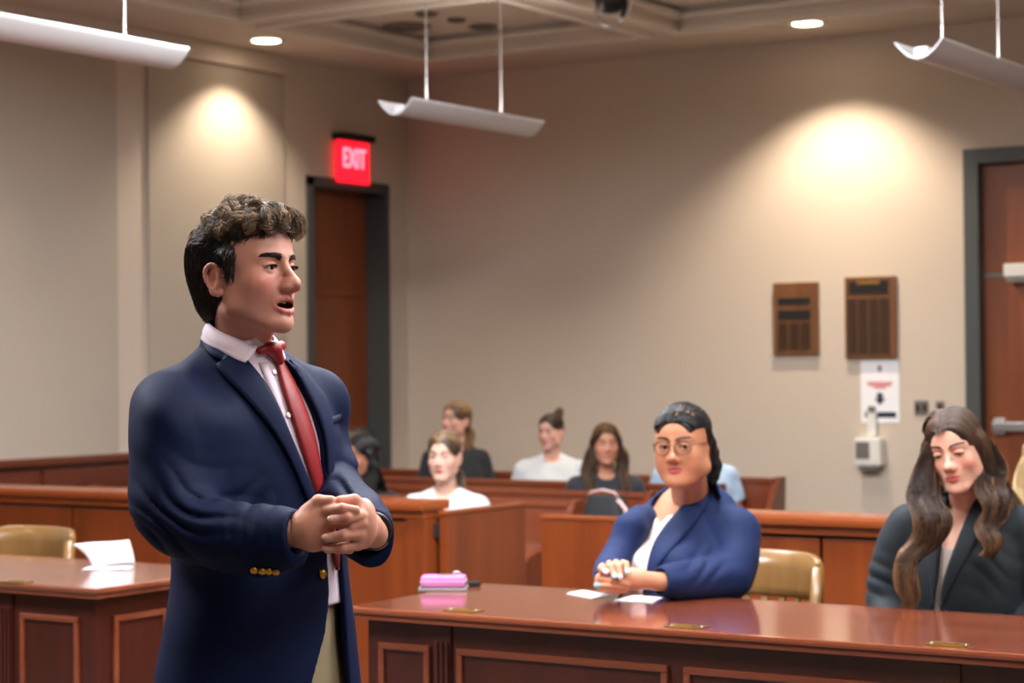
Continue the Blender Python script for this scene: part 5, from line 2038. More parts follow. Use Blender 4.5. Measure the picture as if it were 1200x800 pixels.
    # curls: hooks of many strands over the top and the fringe
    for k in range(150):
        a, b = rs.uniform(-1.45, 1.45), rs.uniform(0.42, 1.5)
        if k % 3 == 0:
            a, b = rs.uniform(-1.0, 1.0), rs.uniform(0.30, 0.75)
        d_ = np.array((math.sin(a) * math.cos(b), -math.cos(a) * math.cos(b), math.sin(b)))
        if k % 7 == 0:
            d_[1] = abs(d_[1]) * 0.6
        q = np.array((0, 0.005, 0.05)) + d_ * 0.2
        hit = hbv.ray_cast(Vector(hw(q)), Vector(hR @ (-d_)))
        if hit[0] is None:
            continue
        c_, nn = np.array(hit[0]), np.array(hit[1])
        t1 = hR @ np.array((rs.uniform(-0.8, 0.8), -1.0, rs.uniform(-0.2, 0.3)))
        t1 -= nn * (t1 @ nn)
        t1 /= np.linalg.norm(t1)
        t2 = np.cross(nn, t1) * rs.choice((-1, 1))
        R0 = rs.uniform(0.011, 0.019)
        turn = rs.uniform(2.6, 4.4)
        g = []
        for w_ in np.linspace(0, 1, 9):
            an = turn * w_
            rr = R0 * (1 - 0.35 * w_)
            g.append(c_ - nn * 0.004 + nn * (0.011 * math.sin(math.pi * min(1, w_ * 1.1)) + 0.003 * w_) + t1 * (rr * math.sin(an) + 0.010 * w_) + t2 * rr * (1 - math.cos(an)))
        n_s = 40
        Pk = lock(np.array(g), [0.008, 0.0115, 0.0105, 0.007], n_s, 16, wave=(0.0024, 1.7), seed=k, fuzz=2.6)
        base_c = mid_ * rs.uniform(0.7, 1.2) * 0.6 + lit_hair * rs.uniform(0.2, 0.75)  # curls and tips lightened to carry the light on the hair
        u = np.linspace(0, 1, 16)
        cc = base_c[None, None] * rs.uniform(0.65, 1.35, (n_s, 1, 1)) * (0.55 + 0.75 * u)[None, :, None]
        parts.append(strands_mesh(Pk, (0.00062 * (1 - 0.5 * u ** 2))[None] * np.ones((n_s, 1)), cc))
    # fringe: hooks that hang over the forehead
    for k in range(18):
        x = -0.058 + 0.116 * (k % 9) / 8 + rs.uniform(-0.008, 0.008)
        yb = -0.088 + 0.55 * abs(x) ** 1.6 * 6
        dz = rs.uniform(-0.004, 0.014)
        sg = rs.choice((-1, 1)) * rs.uniform(0.4, 2.2)
        g = [hw((x, yb + 0.035, 0.092 + dz)), hw((x + 0.004 * sg, yb + 0.004, 0.106 + dz)), hw((x + 0.012 * sg, yb - 0.014, 0.098 + dz)), hw((x + 0.018 * sg, yb - 0.020, 0.080 + dz)), hw((x + 0.012 * sg, yb - 0.013, 0.068 + dz)), hw((x + 0.000 * sg, yb - 0.018, 0.072 + dz))]
        Pk = lock(np.array(g), [0.007, 0.0075, 0.0065, 0.006], 36, 18, wave=(0.0030, 2.0), seed=500 + k, fuzz=2.6)
        u = np.linspace(0, 1, 18)
        base_c = mid_ * 0.5 + lit_hair * rs.uniform(0.2, 0.6)  # fringe takes the same painted light
        cc = base_c[None, None] * rs.uniform(0.6, 1.4, (36, 1, 1)) * (0.6 + 0.6 * u)[None, :, None]
        parts.append(strands_mesh(Pk, (0.00062 * (1 - 0.5 * u ** 2))[None] * np.ones((36, 1)), cc))
    hair = join_meshes(parts)
    person_mesh('hair', hair, 'hair', root)
    return root


build_man()
# ================================================================== SEATED PEOPLE
material('blazer_blue', (14, 33, 76), 0.75, sheen=0.03, spec=0.25, noise=(400, 0.3), rgb2=(10, 25, 60), bump=(900, 0.1, 0.0006))
material('blouse_blush', (226, 206, 200), 0.6, sheen=0.15)
material('blazer_charcoal', (30, 36, 41), 0.72, sheen=0.03, spec=0.25, noise=(400, 0.3), rgb2=(22, 27, 32), bump=(900, 0.1, 0.0006))
material('camisole_taupe', (158, 144, 134), 0.6, sheen=0.1)
material('trouser_dark', (30, 32, 38), 0.8)
material('glass_lens', (245, 245, 245), 0.05, trans=1.0, ior=1.1, spec=0.3)
material('gold_frame', (104, 70, 50), 0.3, metal=0.4)


def seated_lower(f, to, tR, hip_z, k=0.03, r=0.085, knee=0.44, spread=0.10, foot=True, back=0.06):
    """thighs, shins and feet of a seated figure into field f"""
    f.frame(to, tR)
    for sx in (-1, 1):
        f.chain([(sx * spread * 0.8, back * 0.5, hip_z, r + 0.015), (sx * spread, -knee + 0.04, hip_z + 0.01, r * 0.80)], k)
        f.chain([(sx * spread, -knee + 0.02, hip_z, r * 0.72), (sx * spread * 1.05, -knee + 0.05, 0.10, r * 0.50)], k)
        if foot:
            f.cap((sx * spread * 1.05, -knee + 0.06, 0.045), (sx * spread * 1.15, -knee - 0.09, 0.035), 0.036, 0.03, 0.02)
    f.frame()


def hair_cap(f, style, t=0.0):
    """mass of hair on the skull; f's frame is the head frame"""
    f.ell((0, 0.007, 0.040), (0.0790 + t, 0.1025 + t, 0.084 + t), 0)
    f.ell((0, -0.032, 0.043), (0.0645 + t, 0.0600 + t, 0.0645 + t), 0.025)
    f.ell((0, 0.050, 0.0), (0.066 + t, 0.060 + t, 0.072), 0.02)
    if style == 'long':
        f.ell((0, 0.055, -0.06), (0.074 + t, 0.050 + t, 0.07), 0.03)
        for s in (-1, 1):
            f.cap((s * 0.074, -0.006, 0.02), (s * 0.080, 0.010, -0.09), 0.022, 0.024, 0.02)
    f.ell((0, -0.130, -0.014), (0.076, 0.076, 0.098), 0.008, 's')
    f.ell((0, -0.095, -0.045), (0.066, 0.075, 0.085), 0.008, 's')
    if style in ('back', 'bun'):
        for s in (-1, 1):
            if style == 'bun':
                f.ell((s * 0.090, 0.002, -0.022), (0.026, 0.030, 0.040), 0.006, 's')
            f.ell((s * 0.072, -0.02, -0.068), (0.03, 0.055, 0.045), 0.006, 's')
        f.plane((0, 0.2, -1), 0.085, 0.004)


def project_hair(bvh, ho, hR, hs, P_, off):
    """pushes strand points onto the hair mass"""
    c0 = Vector(ho + hR @ (np.array((0, 0.005, 0.015)) * hs))
    sh = P_.shape
    Q = P_.reshape(-1, 3).copy()
    offs = np.broadcast_to(off, sh[:-1]).reshape(-1) if np.ndim(off) else np.full(len(Q), off)
    for i in range(len(Q)):
        v = Vector(Q[i]) - c0
        r = v.length
        v /= r
        h_ = bvh.ray_cast(c0 + v * 0.4, -v)
        if h_[0] is not None:
            rh = (h_[0] - c0).length
            if r < rh + 0.012:
                Q[i] = c0 + v * (rh + offs[i])
    return Q.reshape(sh)


def parted_strands(n, seed, ho, hR, hs, rgb, rgb2, phi_max=1.9, part_x=0.0, r0=0.0010, t=0.0, back=0.7, y_rng=(-0.1045, 0.085), wob=0.0, bvh=None):
    """strands that fall from a parting over both sides of the skull"""
    rs = np.random.RandomState(seed)
    K = 18
    u = np.linspace(0, 1, K)
    s = rs.choice((-1, 1), n)
    y0 = rs.uniform(*y_rng, n)
    ph = u[None] * (phi_max * rs.uniform(0.75, 1.0, n))[:, None]
    cy, cz = 0.003, 0.041
    rx, ry, rz = 0.0810 + t, 0.1090 + t, 0.0865 + t
    y = y0[:, None] + back * 0.05 * u[None] ** 1.2 * np.where(y0 < 0.03, 1, 0.2)[:, None]
    yr = np.clip((y - cy) / ry, -0.97, 0.97)
    sc = np.sqrt(1 - yr ** 2)
    jit = 1 + rs.uniform(-0.004, 0.02, n)[:, None]
    x = part_x * (1 - u)[None] + s[:, None] * rx * sc * np.sin(ph) * jit
    z = cz + rz * sc * np.cos(ph) * jit
    L = np.stack([x, y * jit, z], -1)
    if wob:
        L[..., 1] += wob * np.sin(u * 14 + rs.uniform(0, 6, (n, 1)))
    P_ = ho + (L * hs) @ hR.T
    if bvh is not None:
        P_ = project_hair(bvh, ho, hR, hs, P_, rs.uniform(0.0003, 0.0022, (n, 1)))
    a, b = np.array(lin(rgb)), np.array(lin(rgb2))
    w_ = np.clip(rs.uniform(-0.3, 1, (n, 1, 1)), 0, 1) * np.ones((1, K, 1))
    cc = (a * (1 - w_) + b * w_) * rs.uniform(0.75, 1.25, (n, 1, 1))
    return strands_mesh(P_, (r0 * (1 - 0.4 * u ** 2))[None] * np.ones((n, 1)), cc)


def lock_mesh(guide, radius, n, rgb, rgb2, seed, wave=(0.008, 1.6), r0=0.0011, K=26, tip=None):
    rs = np.random.RandomState(seed)
    P_ = lock(np.asarray(guide), radius, n, K, wave, seed=seed)
    u = np.linspace(0, 1, K)
    a, b = np.array(lin(rgb)), np.array(lin(rgb2))
    w_ = np.clip(rs.uniform(-0.5, 0.9, (n, 1, 1)) + (0.45 * u[None, :, None] if tip is None else tip * u[None, :, None]), 0, 1)
    cc = (a * (1 - w_) + b * w_) * rs.uniform(0.75, 1.25, (n, 1, 1))
    return strands_mesh(P_, (r0 * (1 - 0.5 * u ** 3))[None] * np.ones((n, 1)), cc)


def colored(mesh, rgb):
    return (mesh[0], mesh[1], flat_color(mesh[0], rgb))


def build_head(ho, hR, hs, P, h, nb, neck_r=(0.048, 0.055), pad=0.16):
    lo = ho - pad * hs
    lo[2] = min(ho[2] - 0.15 * hs, nb[2] - 0.01)
    hi = ho + pad * hs
    f = Field(lo, hi, h)
    f.frame(ho, hR, hs)
    head_field(f, P)
    f.frame()
    nt = ho + hR @ np.array((0, 0.020, -0.075)) * hs
    f.cap(nt, nb, neck_r[0], neck_r[1], 0.025)
    f.cap(ho + hR @ np.array((0, -0.010, -0.085)) * hs, nb * 0.9 + nt * 0.1, 0.022, 0.03, 0.03)
    m = f.mesh()
    bvh = local_bvh(m[0], m[1], ho, hR, hs)
    return (*m, face_colors(m[0], ho, hR, hs, P)), bvh, nt


# ------------------------------------------------------------------ woman with glasses
def build_woman_glasses():
    W = Place(805, 6.5)
    mp, mr = W.mp, W.mr
    root = W.person('seated woman in blue blazer and glasses, hands clasped on the table')
    hs = 1.06
    hR = rot3('Z', math.radians(-24)) @ rot3('Y', -0.03) @ rot3('X', 0.02)
    ho = mp(801, 521, -0.06)
    to = mp(808, 560, 0.15)
    to[2] = 0
    tR = rot3('Z', math.radians(-38))
    tw = lambda p: to + tR @ np.asarray(p, float)
    HP = {'skin': (186, 128, 97), 'blush': (176, 90, 70), 'full': 1.0, 'lip': (176, 86, 86), 'lip_t': 1.1, 'brow_t': 0.8, 'brow_col': (40, 28, 22), 'nose': 1.15, 'jaw': 1.0, 'width': 1.06,
          'gaze': (0.25, 0.02), 'blush_amt': 0.3, 'eye_open': 1.25, 'eye_w': 1.08, 'lip_w': 0.95, 'brow': 0.6, 'brow_z': 0.006, 'brow_arch': 0.6, 'ears': False}
    SEC = [(1.105, 0, 0.02, 0.068, 0.060), (1.075, 0, 0.02, 0.112, 0.080), (1.035, 0, 0.015, 0.155, 0.105), (0.965, 0, -0.005, 0.185, 0.130), (0.86, 0, -0.045, 0.200, 0.160),
           (0.78, 0, -0.060, 0.205, 0.172), (0.68, 0, -0.045, 0.208, 0.170), (0.58, 0, -0.012, 0.220, 0.178), (0.46, 0, 0.0, 0.230, 0.185)]
    nb = tw((0, 0.01, 1.04))

    def bust(f_, off):
        for sx in (-1, 1):
            f_.ell((sx * 0.088, -0.165, 0.840), 0.078 + off, 0.05)
    head, bvh, nt = build_head(ho, hR, hs, HP, 0.003, nb, (0.056, 0.064))
    fb = Field(tw((0, 0, 0)) + np.array((-0.40, -0.62, 0.0)), tw((0, 0, 0)) + np.array((0.34, 0.32, 1.10)), 0.009)
    fb.frame(to, tR).loft(SEC, 0.0, off=-0.022)
    seated_lower(fb, to, tR, 0.53, 0.04, 0.085, 0.42)
    L_arm = [(*tw((0.165, 0.01, 0.945)), 0.045), mr(860, 650, 0.0, 0.042), mr(848, 676, -0.06, 0.042), mr(790, 682, -0.20, 0.034), mr(765, 681, -0.25, 0.027)]
    R_arm = [(*tw((-0.150, 0.01, 0.950)), 0.042), mr(738, 630, 0.08, 0.034), mr(718, 664, 0.0, 0.032), mr(714, 674, -0.12, 0.030), mr(716, 676, -0.22, 0.028)]
    fb.chain(L_arm, 0.02)
    fb.chain(R_arm, 0.02)
    trunk = colored(fb.mesh(), HP['skin'])
    # hands
    h = Field(mp(690, 705, -0.42), mp(785, 650, -0.16), 0.0030)
    h.cap(mp(780, 682, -0.225), mp(752, 679, -0.275), 0.027, 0.028, 0.015)
    h.ell(mp(740, 678, -0.285), (0.042, 0.026, 0.034), 0.02)
    h.ell(mp(722, 674, -0.285), (0.040, 0.028, 0.030), 0.02)
    low = [[(735, 684, -0.305, 0.0105), (716, 680, -0.318, 0.0098), (701, 678, -0.300, 0.0088)], [(733, 688, -0.300, 0.0105), (714, 686, -0.318, 0.0098), (700, 685, -0.300, 0.0086)],
           [(731, 692, -0.295, 0.0098), (715, 691.5, -0.310, 0.0090), (703, 691, -0.296, 0.0080)]]
    top = [[(706, 663, -0.275, 0.0098), (704, 666, -0.305, 0.0100), (710, 670, -0.325, 0.0085)], [(714, 660, -0.275, 0.0102), (715, 664, -0.315, 0.0102), (720, 675, -0.332, 0.0086)],
           [(722, 659, -0.275, 0.0102), (725, 664, -0.318, 0.0102), (727, 676, -0.334, 0.0086)], [(730, 659, -0.280, 0.0098), (734, 661, -0.312, 0.0098), (735, 670, -0.330, 0.0082)]]
    for c_ in low + top:
        h.chain([mr(*q) for q in c_], 0.004, kk=0.003)
    h.chain([mr(712, 668, -0.28, 0.012), mr(702, 676, -0.30, 0.0098), mr(699, 686, -0.30, 0.0085)], 0.006)
    hand = h.mesh()
    hc = flat_color(hand[0], (198, 140, 110))
    for i, (q, cl_) in enumerate([(top[0][2], (236, 232, 250)), (top[1][2], (176, 224, 232)), (top[2][2], (240, 206, 226)), (top[3][2], (176, 228, 236)), ((699, 686, -0.30), (130, 216, 232))]):
        p = mp(q[0] + 0.5, q[1] + 1.0, q[2] - 0.008)
        wt = np.clip(1.8 - np.linalg.norm((hand[0] - p) / np.array([0.0075, 0.009, 0.009]), axis=1), 0, 1)[:, None]
        hc = hc * (1 - wt) + np.array([*lin(cl_), 1]) * wt
    person_mesh('body', join_meshes([head, (*hand, hc), trunk]), 'skin', root)
    face_extras(root, ho, hR, hs, HP, True, bvh)
    # blouse
    fs = Field(to + np.array((-0.28, -0.28, 0.44)), to + np.array((0.28, 0.28, 1.10)), 0.006)
    fs.frame(to, tR).loft(SEC, 0.0, off=-0.012)
    bust(fs, -0.012)
    hullf = Field(to + np.array((-0.30, -0.30, 0.44)), to + np.array((0.30, 0.30, 1.10)), 0.009)
    hullf.frame(to, tR).loft(SEC, 0.0)
    bust(hullf, 0.0)
    hull = hull_bvh(*hullf.mesh())
    t2 = lambda a, b: (lambda q: (q[0], q[2]))(tR.T @ (W.cast(a, b, hull)[0] - to))
    fs.frame(to, tR).prism([(-0.13, 1.04), (t2(769, 604)[0] - 0.02, t2(769, 604)[1]), t2(768, 613), t2(786, 602), t2(806, 588), t2(812, 576), (0.08, 1.2), (-0.14, 1.2)], -0.6, 0.02, 0.003)
    fs.displace(lambda x, y, z: 0.003 * np.sin((z + x * 0.9) * 70 + 2 * np.sin(x * 25)))
    person_mesh('blouse', fs.mesh(), 'blouse_blush', root)
    # blazer
    il = [(772, 584), (754, 613), (738, 636), (727, 655), (729, 672), (735, 720)]
    ir = [(745, 720), (757, 680), (760, 657), (768, 634), (784, 612), (803, 590), (812, 580)]
    j = Field(to + np.array((-0.42, -0.46, 0.46)), to + np.array((0.34, 0.30, 1.14)), 0.0058)
    j.frame(to, tR).loft(SEC, 0.0)
    bust(j, 0.0)
    for sx in (-1, 1):
        j.cap((sx * 0.05, 0.02, 1.015), (sx * 0.160, 0.01, 0.955), 0.042, 0.056, 0.03)
    sh_l = lambda q: (t2(*q)[0] - 0.030, t2(*q)[1])
    j.prism([sh_l(q) for q in il] + [t2(*q) for q in ir] + [(0.095, 1.11), (0.10, 1.25), (-0.12, 1.25), (-0.10, 1.06)], -0.6, 0.0, 0.004)
    j.frame()
    j.chain([(*tw((0.172, 0.01, 0.948)), 0.070), mr(858, 626, 0.05, 0.068), mr(862, 652, 0.0, 0.066), mr(856, 676, -0.05, 0.064)], 0.04, n=8, kk=0.03)
    j.chain([mr(856, 676, -0.05, 0.064), mr(815, 680, -0.14, 0.056), mr(772, 681, -0.235, 0.046)], 0.03, n=6, kk=0.03)
    j.chain([(*tw((-0.152, 0.01, 0.955)), 0.058), mr(743, 615, 0.10, 0.050), mr(731, 642, 0.06, 0.046), mr(716, 664, 0.0, 0.044), mr(712, 674, -0.10, 0.042), mr(716, 677, -0.21, 0.038)], 0.025, n=9, kk=0.03)
    axl = mp(772, 681, -0.235) - mp(815, 680, -0.14)
    cut_end(j, mp(772, 681, -0.235), axl, 0.08, 0.05, 0.036)
    axr = mp(716, 677, -0.21) - mp(712, 674, -0.10)
    cut_end(j, mp(716, 676, -0.205), axr, 0.07, 0.05, 0.034)

    def folds(x, y, z):
        c_ = mp(825, 662, -0.12)
        u, v = x - c_[0], z - c_[2]
        w_ = np.exp(-((u / 0.09) ** 2 + (v / 0.06) ** 2)) * (y < 0.05)
        d = -0.008 * w_ * (np.abs(np.sin((u * 0.5 - v * 0.86) * 62 + 1.3 * np.sin(u * 28))) - 0.5)
        c_ = mp(830, 610, -0.1)
        u, v = x - c_[0], z - c_[2]
        w_ = np.exp(-((u / 0.05) ** 2 + (v / 0.10) ** 2)) * (y < 0.05)
        d = d - 0.006 * w_ * (np.abs(np.sin((u * 0.9 + v * 0.4) * 60)) - 0.5)
        return d + 0.0018 * fbm(x, y, z, 20, 3)
    j.displace(folds)
    jk = empty('blazer')
    jk.parent = root
    jm = j.mesh()
    person_mesh('coat', jm, 'blazer_blue', jk)
    person_mesh('lapel', W.strip([(813, 579), (803, 590), (784, 612), (768, 634), (760, 657), (757, 682)], [(834, 580), (826, 598), (806, 624), (787, 646), (772, 664), (760, 684)], hull, 0.008, 0.005, 20, 6, 0.003), 'blazer_blue', jk)
    # collar standing round the neck
    m = MB()
    rows = []
    cn = nb * 0.45 + nt * 0.55
    for r_, dz in ((0.072, 0.026), (0.077, 0.030), (0.086, 0.010), (0.098, -0.035)):
        rows.append([Vector(cn + (tR @ np.array((math.cos(a), math.sin(a), 0))) * r_ + np.array((0, 0, dz + 0.02 * math.sin(a) - 0.02))) for a in np.linspace(math.radians(25), math.radians(150), 24)])
    m.grid(rows)
    cs = m.build('collar_stand', 'blazer_blue', jk)
    cs.modifiers.new('thickness', 'SOLIDIFY').thickness = 0.005
    # trousers and shoes
    ft = Field(to + np.array((-0.36, -0.62, 0.0)), to + np.array((0.36, 0.32, 0.66)), 0.011)
    ft.frame(to, tR).loft([(0.62, 0, 0, 0.205, 0.165), (0.52, 0, 0, 0.225, 0.18), (0.462, 0, 0.0, 0.22, 0.175)], 0.0)
    seated_lower(ft, to, tR, 0.545, 0.04, 0.098, 0.42, foot=False)
    person_mesh('trousers', ft.mesh(), 'trouser_dark', root)
    # hair: narrow braids drawn back into a low ponytail
    fh = Field(ho - 0.19, ho + 0.19, 0.004)
    fh.frame(ho, hR, hs)
    hair_cap(fh, 'back', -0.002)
    fh.ell((0.0, 0.105, -0.025), (0.040, 0.035, 0.050), 0.02)
    for sx in (-1, 1):
        fh.chain([(sx * 0.072, 0.0, 0.045, 0.016), (sx * 0.074, 0.022, 0.0, 0.018), (sx * 0.066, 0.045, -0.045, 0.020)], 0.015)
    hb = fh.mesh()
    parts = [colored(hb, (20, 18, 18))]
    hbv = hull_bvh(*hb)
    rs = np.random.RandomState(4)
    hw = lambda p: ho + hR @ (np.asarray(p, float) * hs)
    for k in range(26):
        a = -1.45 + 2.9 * k / 25
        g = []
        for t in np.linspace(0, 1, 9):
            phi = 0.30 + (2.45 - 0.30) * t
            s_ = math.sin(a)
            x = 0.0795 * s_ * math.sin(min(phi + 0.35, 1.57 + 0.4)) * (1 - 0.55 * max(0, t - 0.5) * 2)
            y = 0.014 - 0.099 * math.cos(phi) * (1 - 0.25 * abs(s_))
            z = 0.040 + 0.082 * math.sin(phi) * math.cos(a * 0.92) - 0.055 * max(0, t - 0.45)
            g.append(hw((x, y, z)))
        g = project_hair(hbv, ho, hR, hs, np.array(g), 0.0022)
        parts.append(lock_mesh(g, [0.0042, 0.0046, 0.0046, 0.0042], 18, (18, 17, 17), (50, 46, 46), k, (0.0014, 7), 0.0011, 26, 0.0))
    for k in range(7):
        o_ = rs.normal(0, 0.010, 3)
        g = [hw((0.01, 0.10, 0.0) + o_ * 0.5), hw((0.035, 0.125, -0.01) + o_), hw((0.050, 0.128, -0.045) + o_ * 1.4), hw((0.052, 0.118, -0.085) + o_ * 1.2), hw((0.046, 0.105, -0.115) + o_ * 0.6)]
        parts.append(lock_mesh(g, [0.010, 0.014, 0.013, 0.005], 40, (16, 16, 17), (46, 44, 46), 40 + k, (0.002, 4), 0.0012, 26, 0.0))
    person_mesh('hair', join_meshes(parts), 'hair', root)
    m = MB()
    for (px_, py_) in ((793, 487), (799, 482), (806, 484.5), (811, 487)):
        p, n_ = W.cast(px_, py_, hull_bvh(*hb))
        m.lathe([(0.0045, -0.006), (0.0058, 0), (0.0045, 0.006)], p + n_ * 0.004, 10, axes_z(hR @ np.array((0.3, 0.9, 0.3))) if False else Matrix([list(r_) for r_ in axes_z(hR @ np.array((0.3, 0.9, 0.3)))]))
    m.build('hair_cuffs', 'gold_frame', root)
    # glasses
    gl = empty('eyeglasses')
    gl.parent = root
    for sx in (-1, 1):
        ring_ = []
        lens = []
        for a in np.linspace(0, 2 * math.pi, 29):
            ca, sa = math.cos(a), math.sin(a)
            q = (sx * (0.0325 + 0.0245 * ca), -0.107 + 0.012 * (0.5 + 0.5 * ca) * 0.9, -0.0045 + 0.0205 * sa)
            ring_.append(hw(q))
            lens.append(Vector(hw(q)))
        m = MB()
        m.tube(ring_, 0.0019 * hs, 6, False)
        m.build('rim', 'gold_frame', gl)
        m = MB()
        m.add(lens[:-1], [tuple(range(28))])
        m.build('lens', 'glass_lens', gl).modifiers.new('thickness', 'SOLIDIFY').thickness = 0.0008
        MB().tube([hw((sx * 0.057, -0.096, 0.004)), hw((sx * 0.072, -0.075, 0.006)), hw((sx * 0.081, -0.02, 0.004)), hw((sx * 0.081, 0.012, 0.0))], 0.0014 * hs, 6).build('temple', 'gold_frame', gl)
    MB().tube([hw((-0.009, -0.1075, 0.002)), hw((0, -0.110, 0.004)), hw((0.009, -0.1075, 0.002))], 0.0013 * hs, 6).build('bridge', 'gold_frame', gl)
    return root


# ------------------------------------------------------------------ woman with long wavy hair
def build_woman_wavy():
    W = Place(1118, 6.2)
    mp, mr = W.mp, W.mr
    root = W.person('seated woman in charcoal blazer with long wavy brown hair')
    hs = 1.06
    hR = rot3('Z', math.radians(-30)) @ rot3('Y', -0.16) @ rot3('X', 0.14)
    ho = mp(1121, 526, 0.0)
    to = mp(1131, 560, 0.06)
    to[2] = 0
    tR = rot3('Z', math.radians(-24))
    tw = lambda p: to + tR @ np.asarray(p, float)
    HP = {'skin': (214, 164, 142), 'blush': (204, 110, 94), 'lip': (190, 92, 88), 'lip_t': 1.05, 'brow_t': 0.8, 'brow_col': (58, 38, 28), 'nose': 0.95, 'jaw': 0.93, 'width': 0.96,
          'brow': 0.6, 'brow_z': 0.006, 'brow_arch': 0.6, 'eye_w': 1.08, 'gaze': (0.1, 0.5), 'blush_amt': 0.5, 'eye_open': 0.42, 'eye_look': -0.0022, 'shadow_amt': 0.5, 'lip_w': 0.82}
    SEC = [(1.075, 0, 0.02, 0.060, 0.055), (1.045, 0, 0.02, 0.105, 0.075), (1.015, 0, 0.018, 0.150, 0.092), (0.96, 0, 0.008, 0.182, 0.108), (0.87, 0, -0.010, 0.188, 0.125),
           (0.78, 0, -0.012, 0.182, 0.130), (0.68, 0, -0.005, 0.176, 0.125), (0.58, 0, 0.0, 0.188, 0.135), (0.46, 0, 0.0, 0.205, 0.150)]
    nb = tw((0, 0.012, 1.03))
    head, bvh, nt = build_head(ho, hR, hs, HP, 0.003, nb, (0.046, 0.052))
    fb = Field(to + np.array((-0.40, -0.62, 0.0)), to + np.array((0.36, 0.32, 1.10)), 0.008)
    fb.frame(to, tR).loft(SEC, 0.0, off=-0.016)
    seated_lower(fb, to, tR, 0.52, 0.04, 0.078, 0.43)
    fb.chain([(*tw((0.168, 0.01, 0.96)), 0.045), (*tw((0.235, 0.02, 0.74)), 0.040), (*tw((0.17, -0.20, 0.60)), 0.032), (*tw((0.09, -0.30, 0.60)), 0.026)], 0.02)
    fb.chain([(*tw((-0.168, 0.01, 0.96)), 0.045), (*tw((-0.235, 0.02, 0.74)), 0.040), (*tw((-0.17, -0.20, 0.60)), 0.032), (*tw((-0.09, -0.30, 0.60)), 0.026)], 0.02)
    for sx in (-1, 1):          # hands folded in the lap, under the table
        fb.frame(to, tR)
        fb.ell((sx * 0.05, -0.32, 0.605), (0.045, 0.03, 0.02), 0.02)
        for q in range(4):
            fb.cap((sx * 0.03, -0.315 - q * 0.014, 0.61), (-sx * 0.02, -0.325 - q * 0.014, 0.615), 0.010, 0.009, 0.004)
        fb.frame()
    person_mesh('body', join_meshes([head, colored(fb.mesh(), HP['skin'])]), 'skin', root)
    face_extras(root, ho, hR, hs, HP, True, bvh)
    hullf = Field(to + np.array((-0.30, -0.30, 0.44)), to + np.array((0.30, 0.30, 1.10)), 0.008)
    hullf.frame(to, tR).loft(SEC, 0.0)
    hull = hull_bvh(*hullf.mesh())
    t2 = lambda a, b: (lambda q: (q[0], q[2]))(tR.T @ (W.cast(a, b, hull)[0] - to))
    fs = Field(to + np.array((-0.26, -0.26, 0.44)), to + np.array((0.26, 0.26, 1.10)), 0.006)
    fs.frame(to, tR).loft(SEC, 0.0, off=-0.010)
    zc = t2(1110, 643)[1]
    fs.plane((0, 0.0, 1), zc, 0.003)
    person_mesh('camisole', fs.mesh(), 'camisole_taupe', root)
    il = [(1112, 585), (1108, 604), (1104, 624), (1101, 649), (1099, 675), (1094, 712), (1092, 740)]
    ir = [(1098, 740), (1102, 700), (1106, 680), (1118, 644), (1131, 611), (1143, 586)]
    j = Field(to + np.array((-0.36, -0.44, 0.46)), to + np.array((0.38, 0.30, 1.14)), 0.0058)
    j.frame(to, tR).loft(SEC, 0.0)
    for sx in (-1, 1):
        j.cap((sx * 0.06, 0.02, 1.02), (sx * 0.168, 0.01, 0.985), 0.042, 0.056, 0.03)
    j.prism([t2(*q) for q in il] + [t2(*q) for q in ir] + [(0.08, 1.25), (-0.08, 1.25)], -0.6, 0.0, 0.004)
    for sx in (-1, 1):
        j.chain([(sx * 0.178, 0.01, 0.975, 0.066), (sx * 0.225, 0.015, 0.86, 0.063), (sx * 0.245, 0.01, 0.74, 0.060)], 0.025, n=7, kk=0.03)
        j.chain([(sx * 0.245, 0.01, 0.74, 0.060), (sx * 0.19, -0.17, 0.62, 0.054), (sx * 0.11, -0.27, 0.60, 0.046)], 0.03, n=6, kk=0.03)

    def folds(x, y, z):
        c_ = mp(1040, 685, -0.05)
        u, v = x - c_[0], z - c_[2]
        w_ = np.exp(-((u / 0.06) ** 2 + (v / 0.06) ** 2))
        d = -0.010 * w_ * (np.abs(np.sin((v * 0.9 + u * 0.4) * 70)) - 0.5)
        c_ = mp(1165, 660, -0.1)
        u, v = x - c_[0], z - c_[2]
        w_ = np.exp(-((u / 0.08) ** 2 + (v / 0.08) ** 2)) * (y < 0.05)
        d = d - 0.006 * w_ * (np.abs(np.sin((u * 0.5 + v * 0.86) * 55 + np.sin(u * 30))) - 0.5)
        return d + 0.0018 * fbm(x, y, z, 20, 5)
    j.frame()
    j.displace(folds)
    jk = empty('blazer')
    jk.parent = root
    person_mesh('coat', j.mesh(), 'blazer_charcoal', jk)
    person_mesh('lapel', W.strip([(1113, 583), (1108, 604), (1104, 624), (1101, 649), (1099, 675), (1095, 706)], [(1100, 583), (1092, 602), (1086, 624), (1086, 650), (1091, 678), (1094, 708)], hull, 0.008, 0.005, 20, 6, 0.002), 'blazer_charcoal', jk)
    person_mesh('lapel', W.strip([(1136, 600), (1131, 611), (1118, 644), (1106, 680), (1103, 706)], [(1156, 606), (1150, 616), (1141, 642), (1121, 675), (1105, 708)], hull, 0.008, 0.005, 20, 6, 0.002), 'blazer_charcoal', jk)
    person_mesh('collar', W.strip([(1146, 582), (1141, 590), (1136, 600)], [(1166, 586), (1163, 596), (1159, 607)], hull, 0.009, 0.005, 10, 5, 0.002), 'blazer_charcoal', jk)
    m = MB()
    rows = []
    cn = nb * 0.5 + nt * 0.5
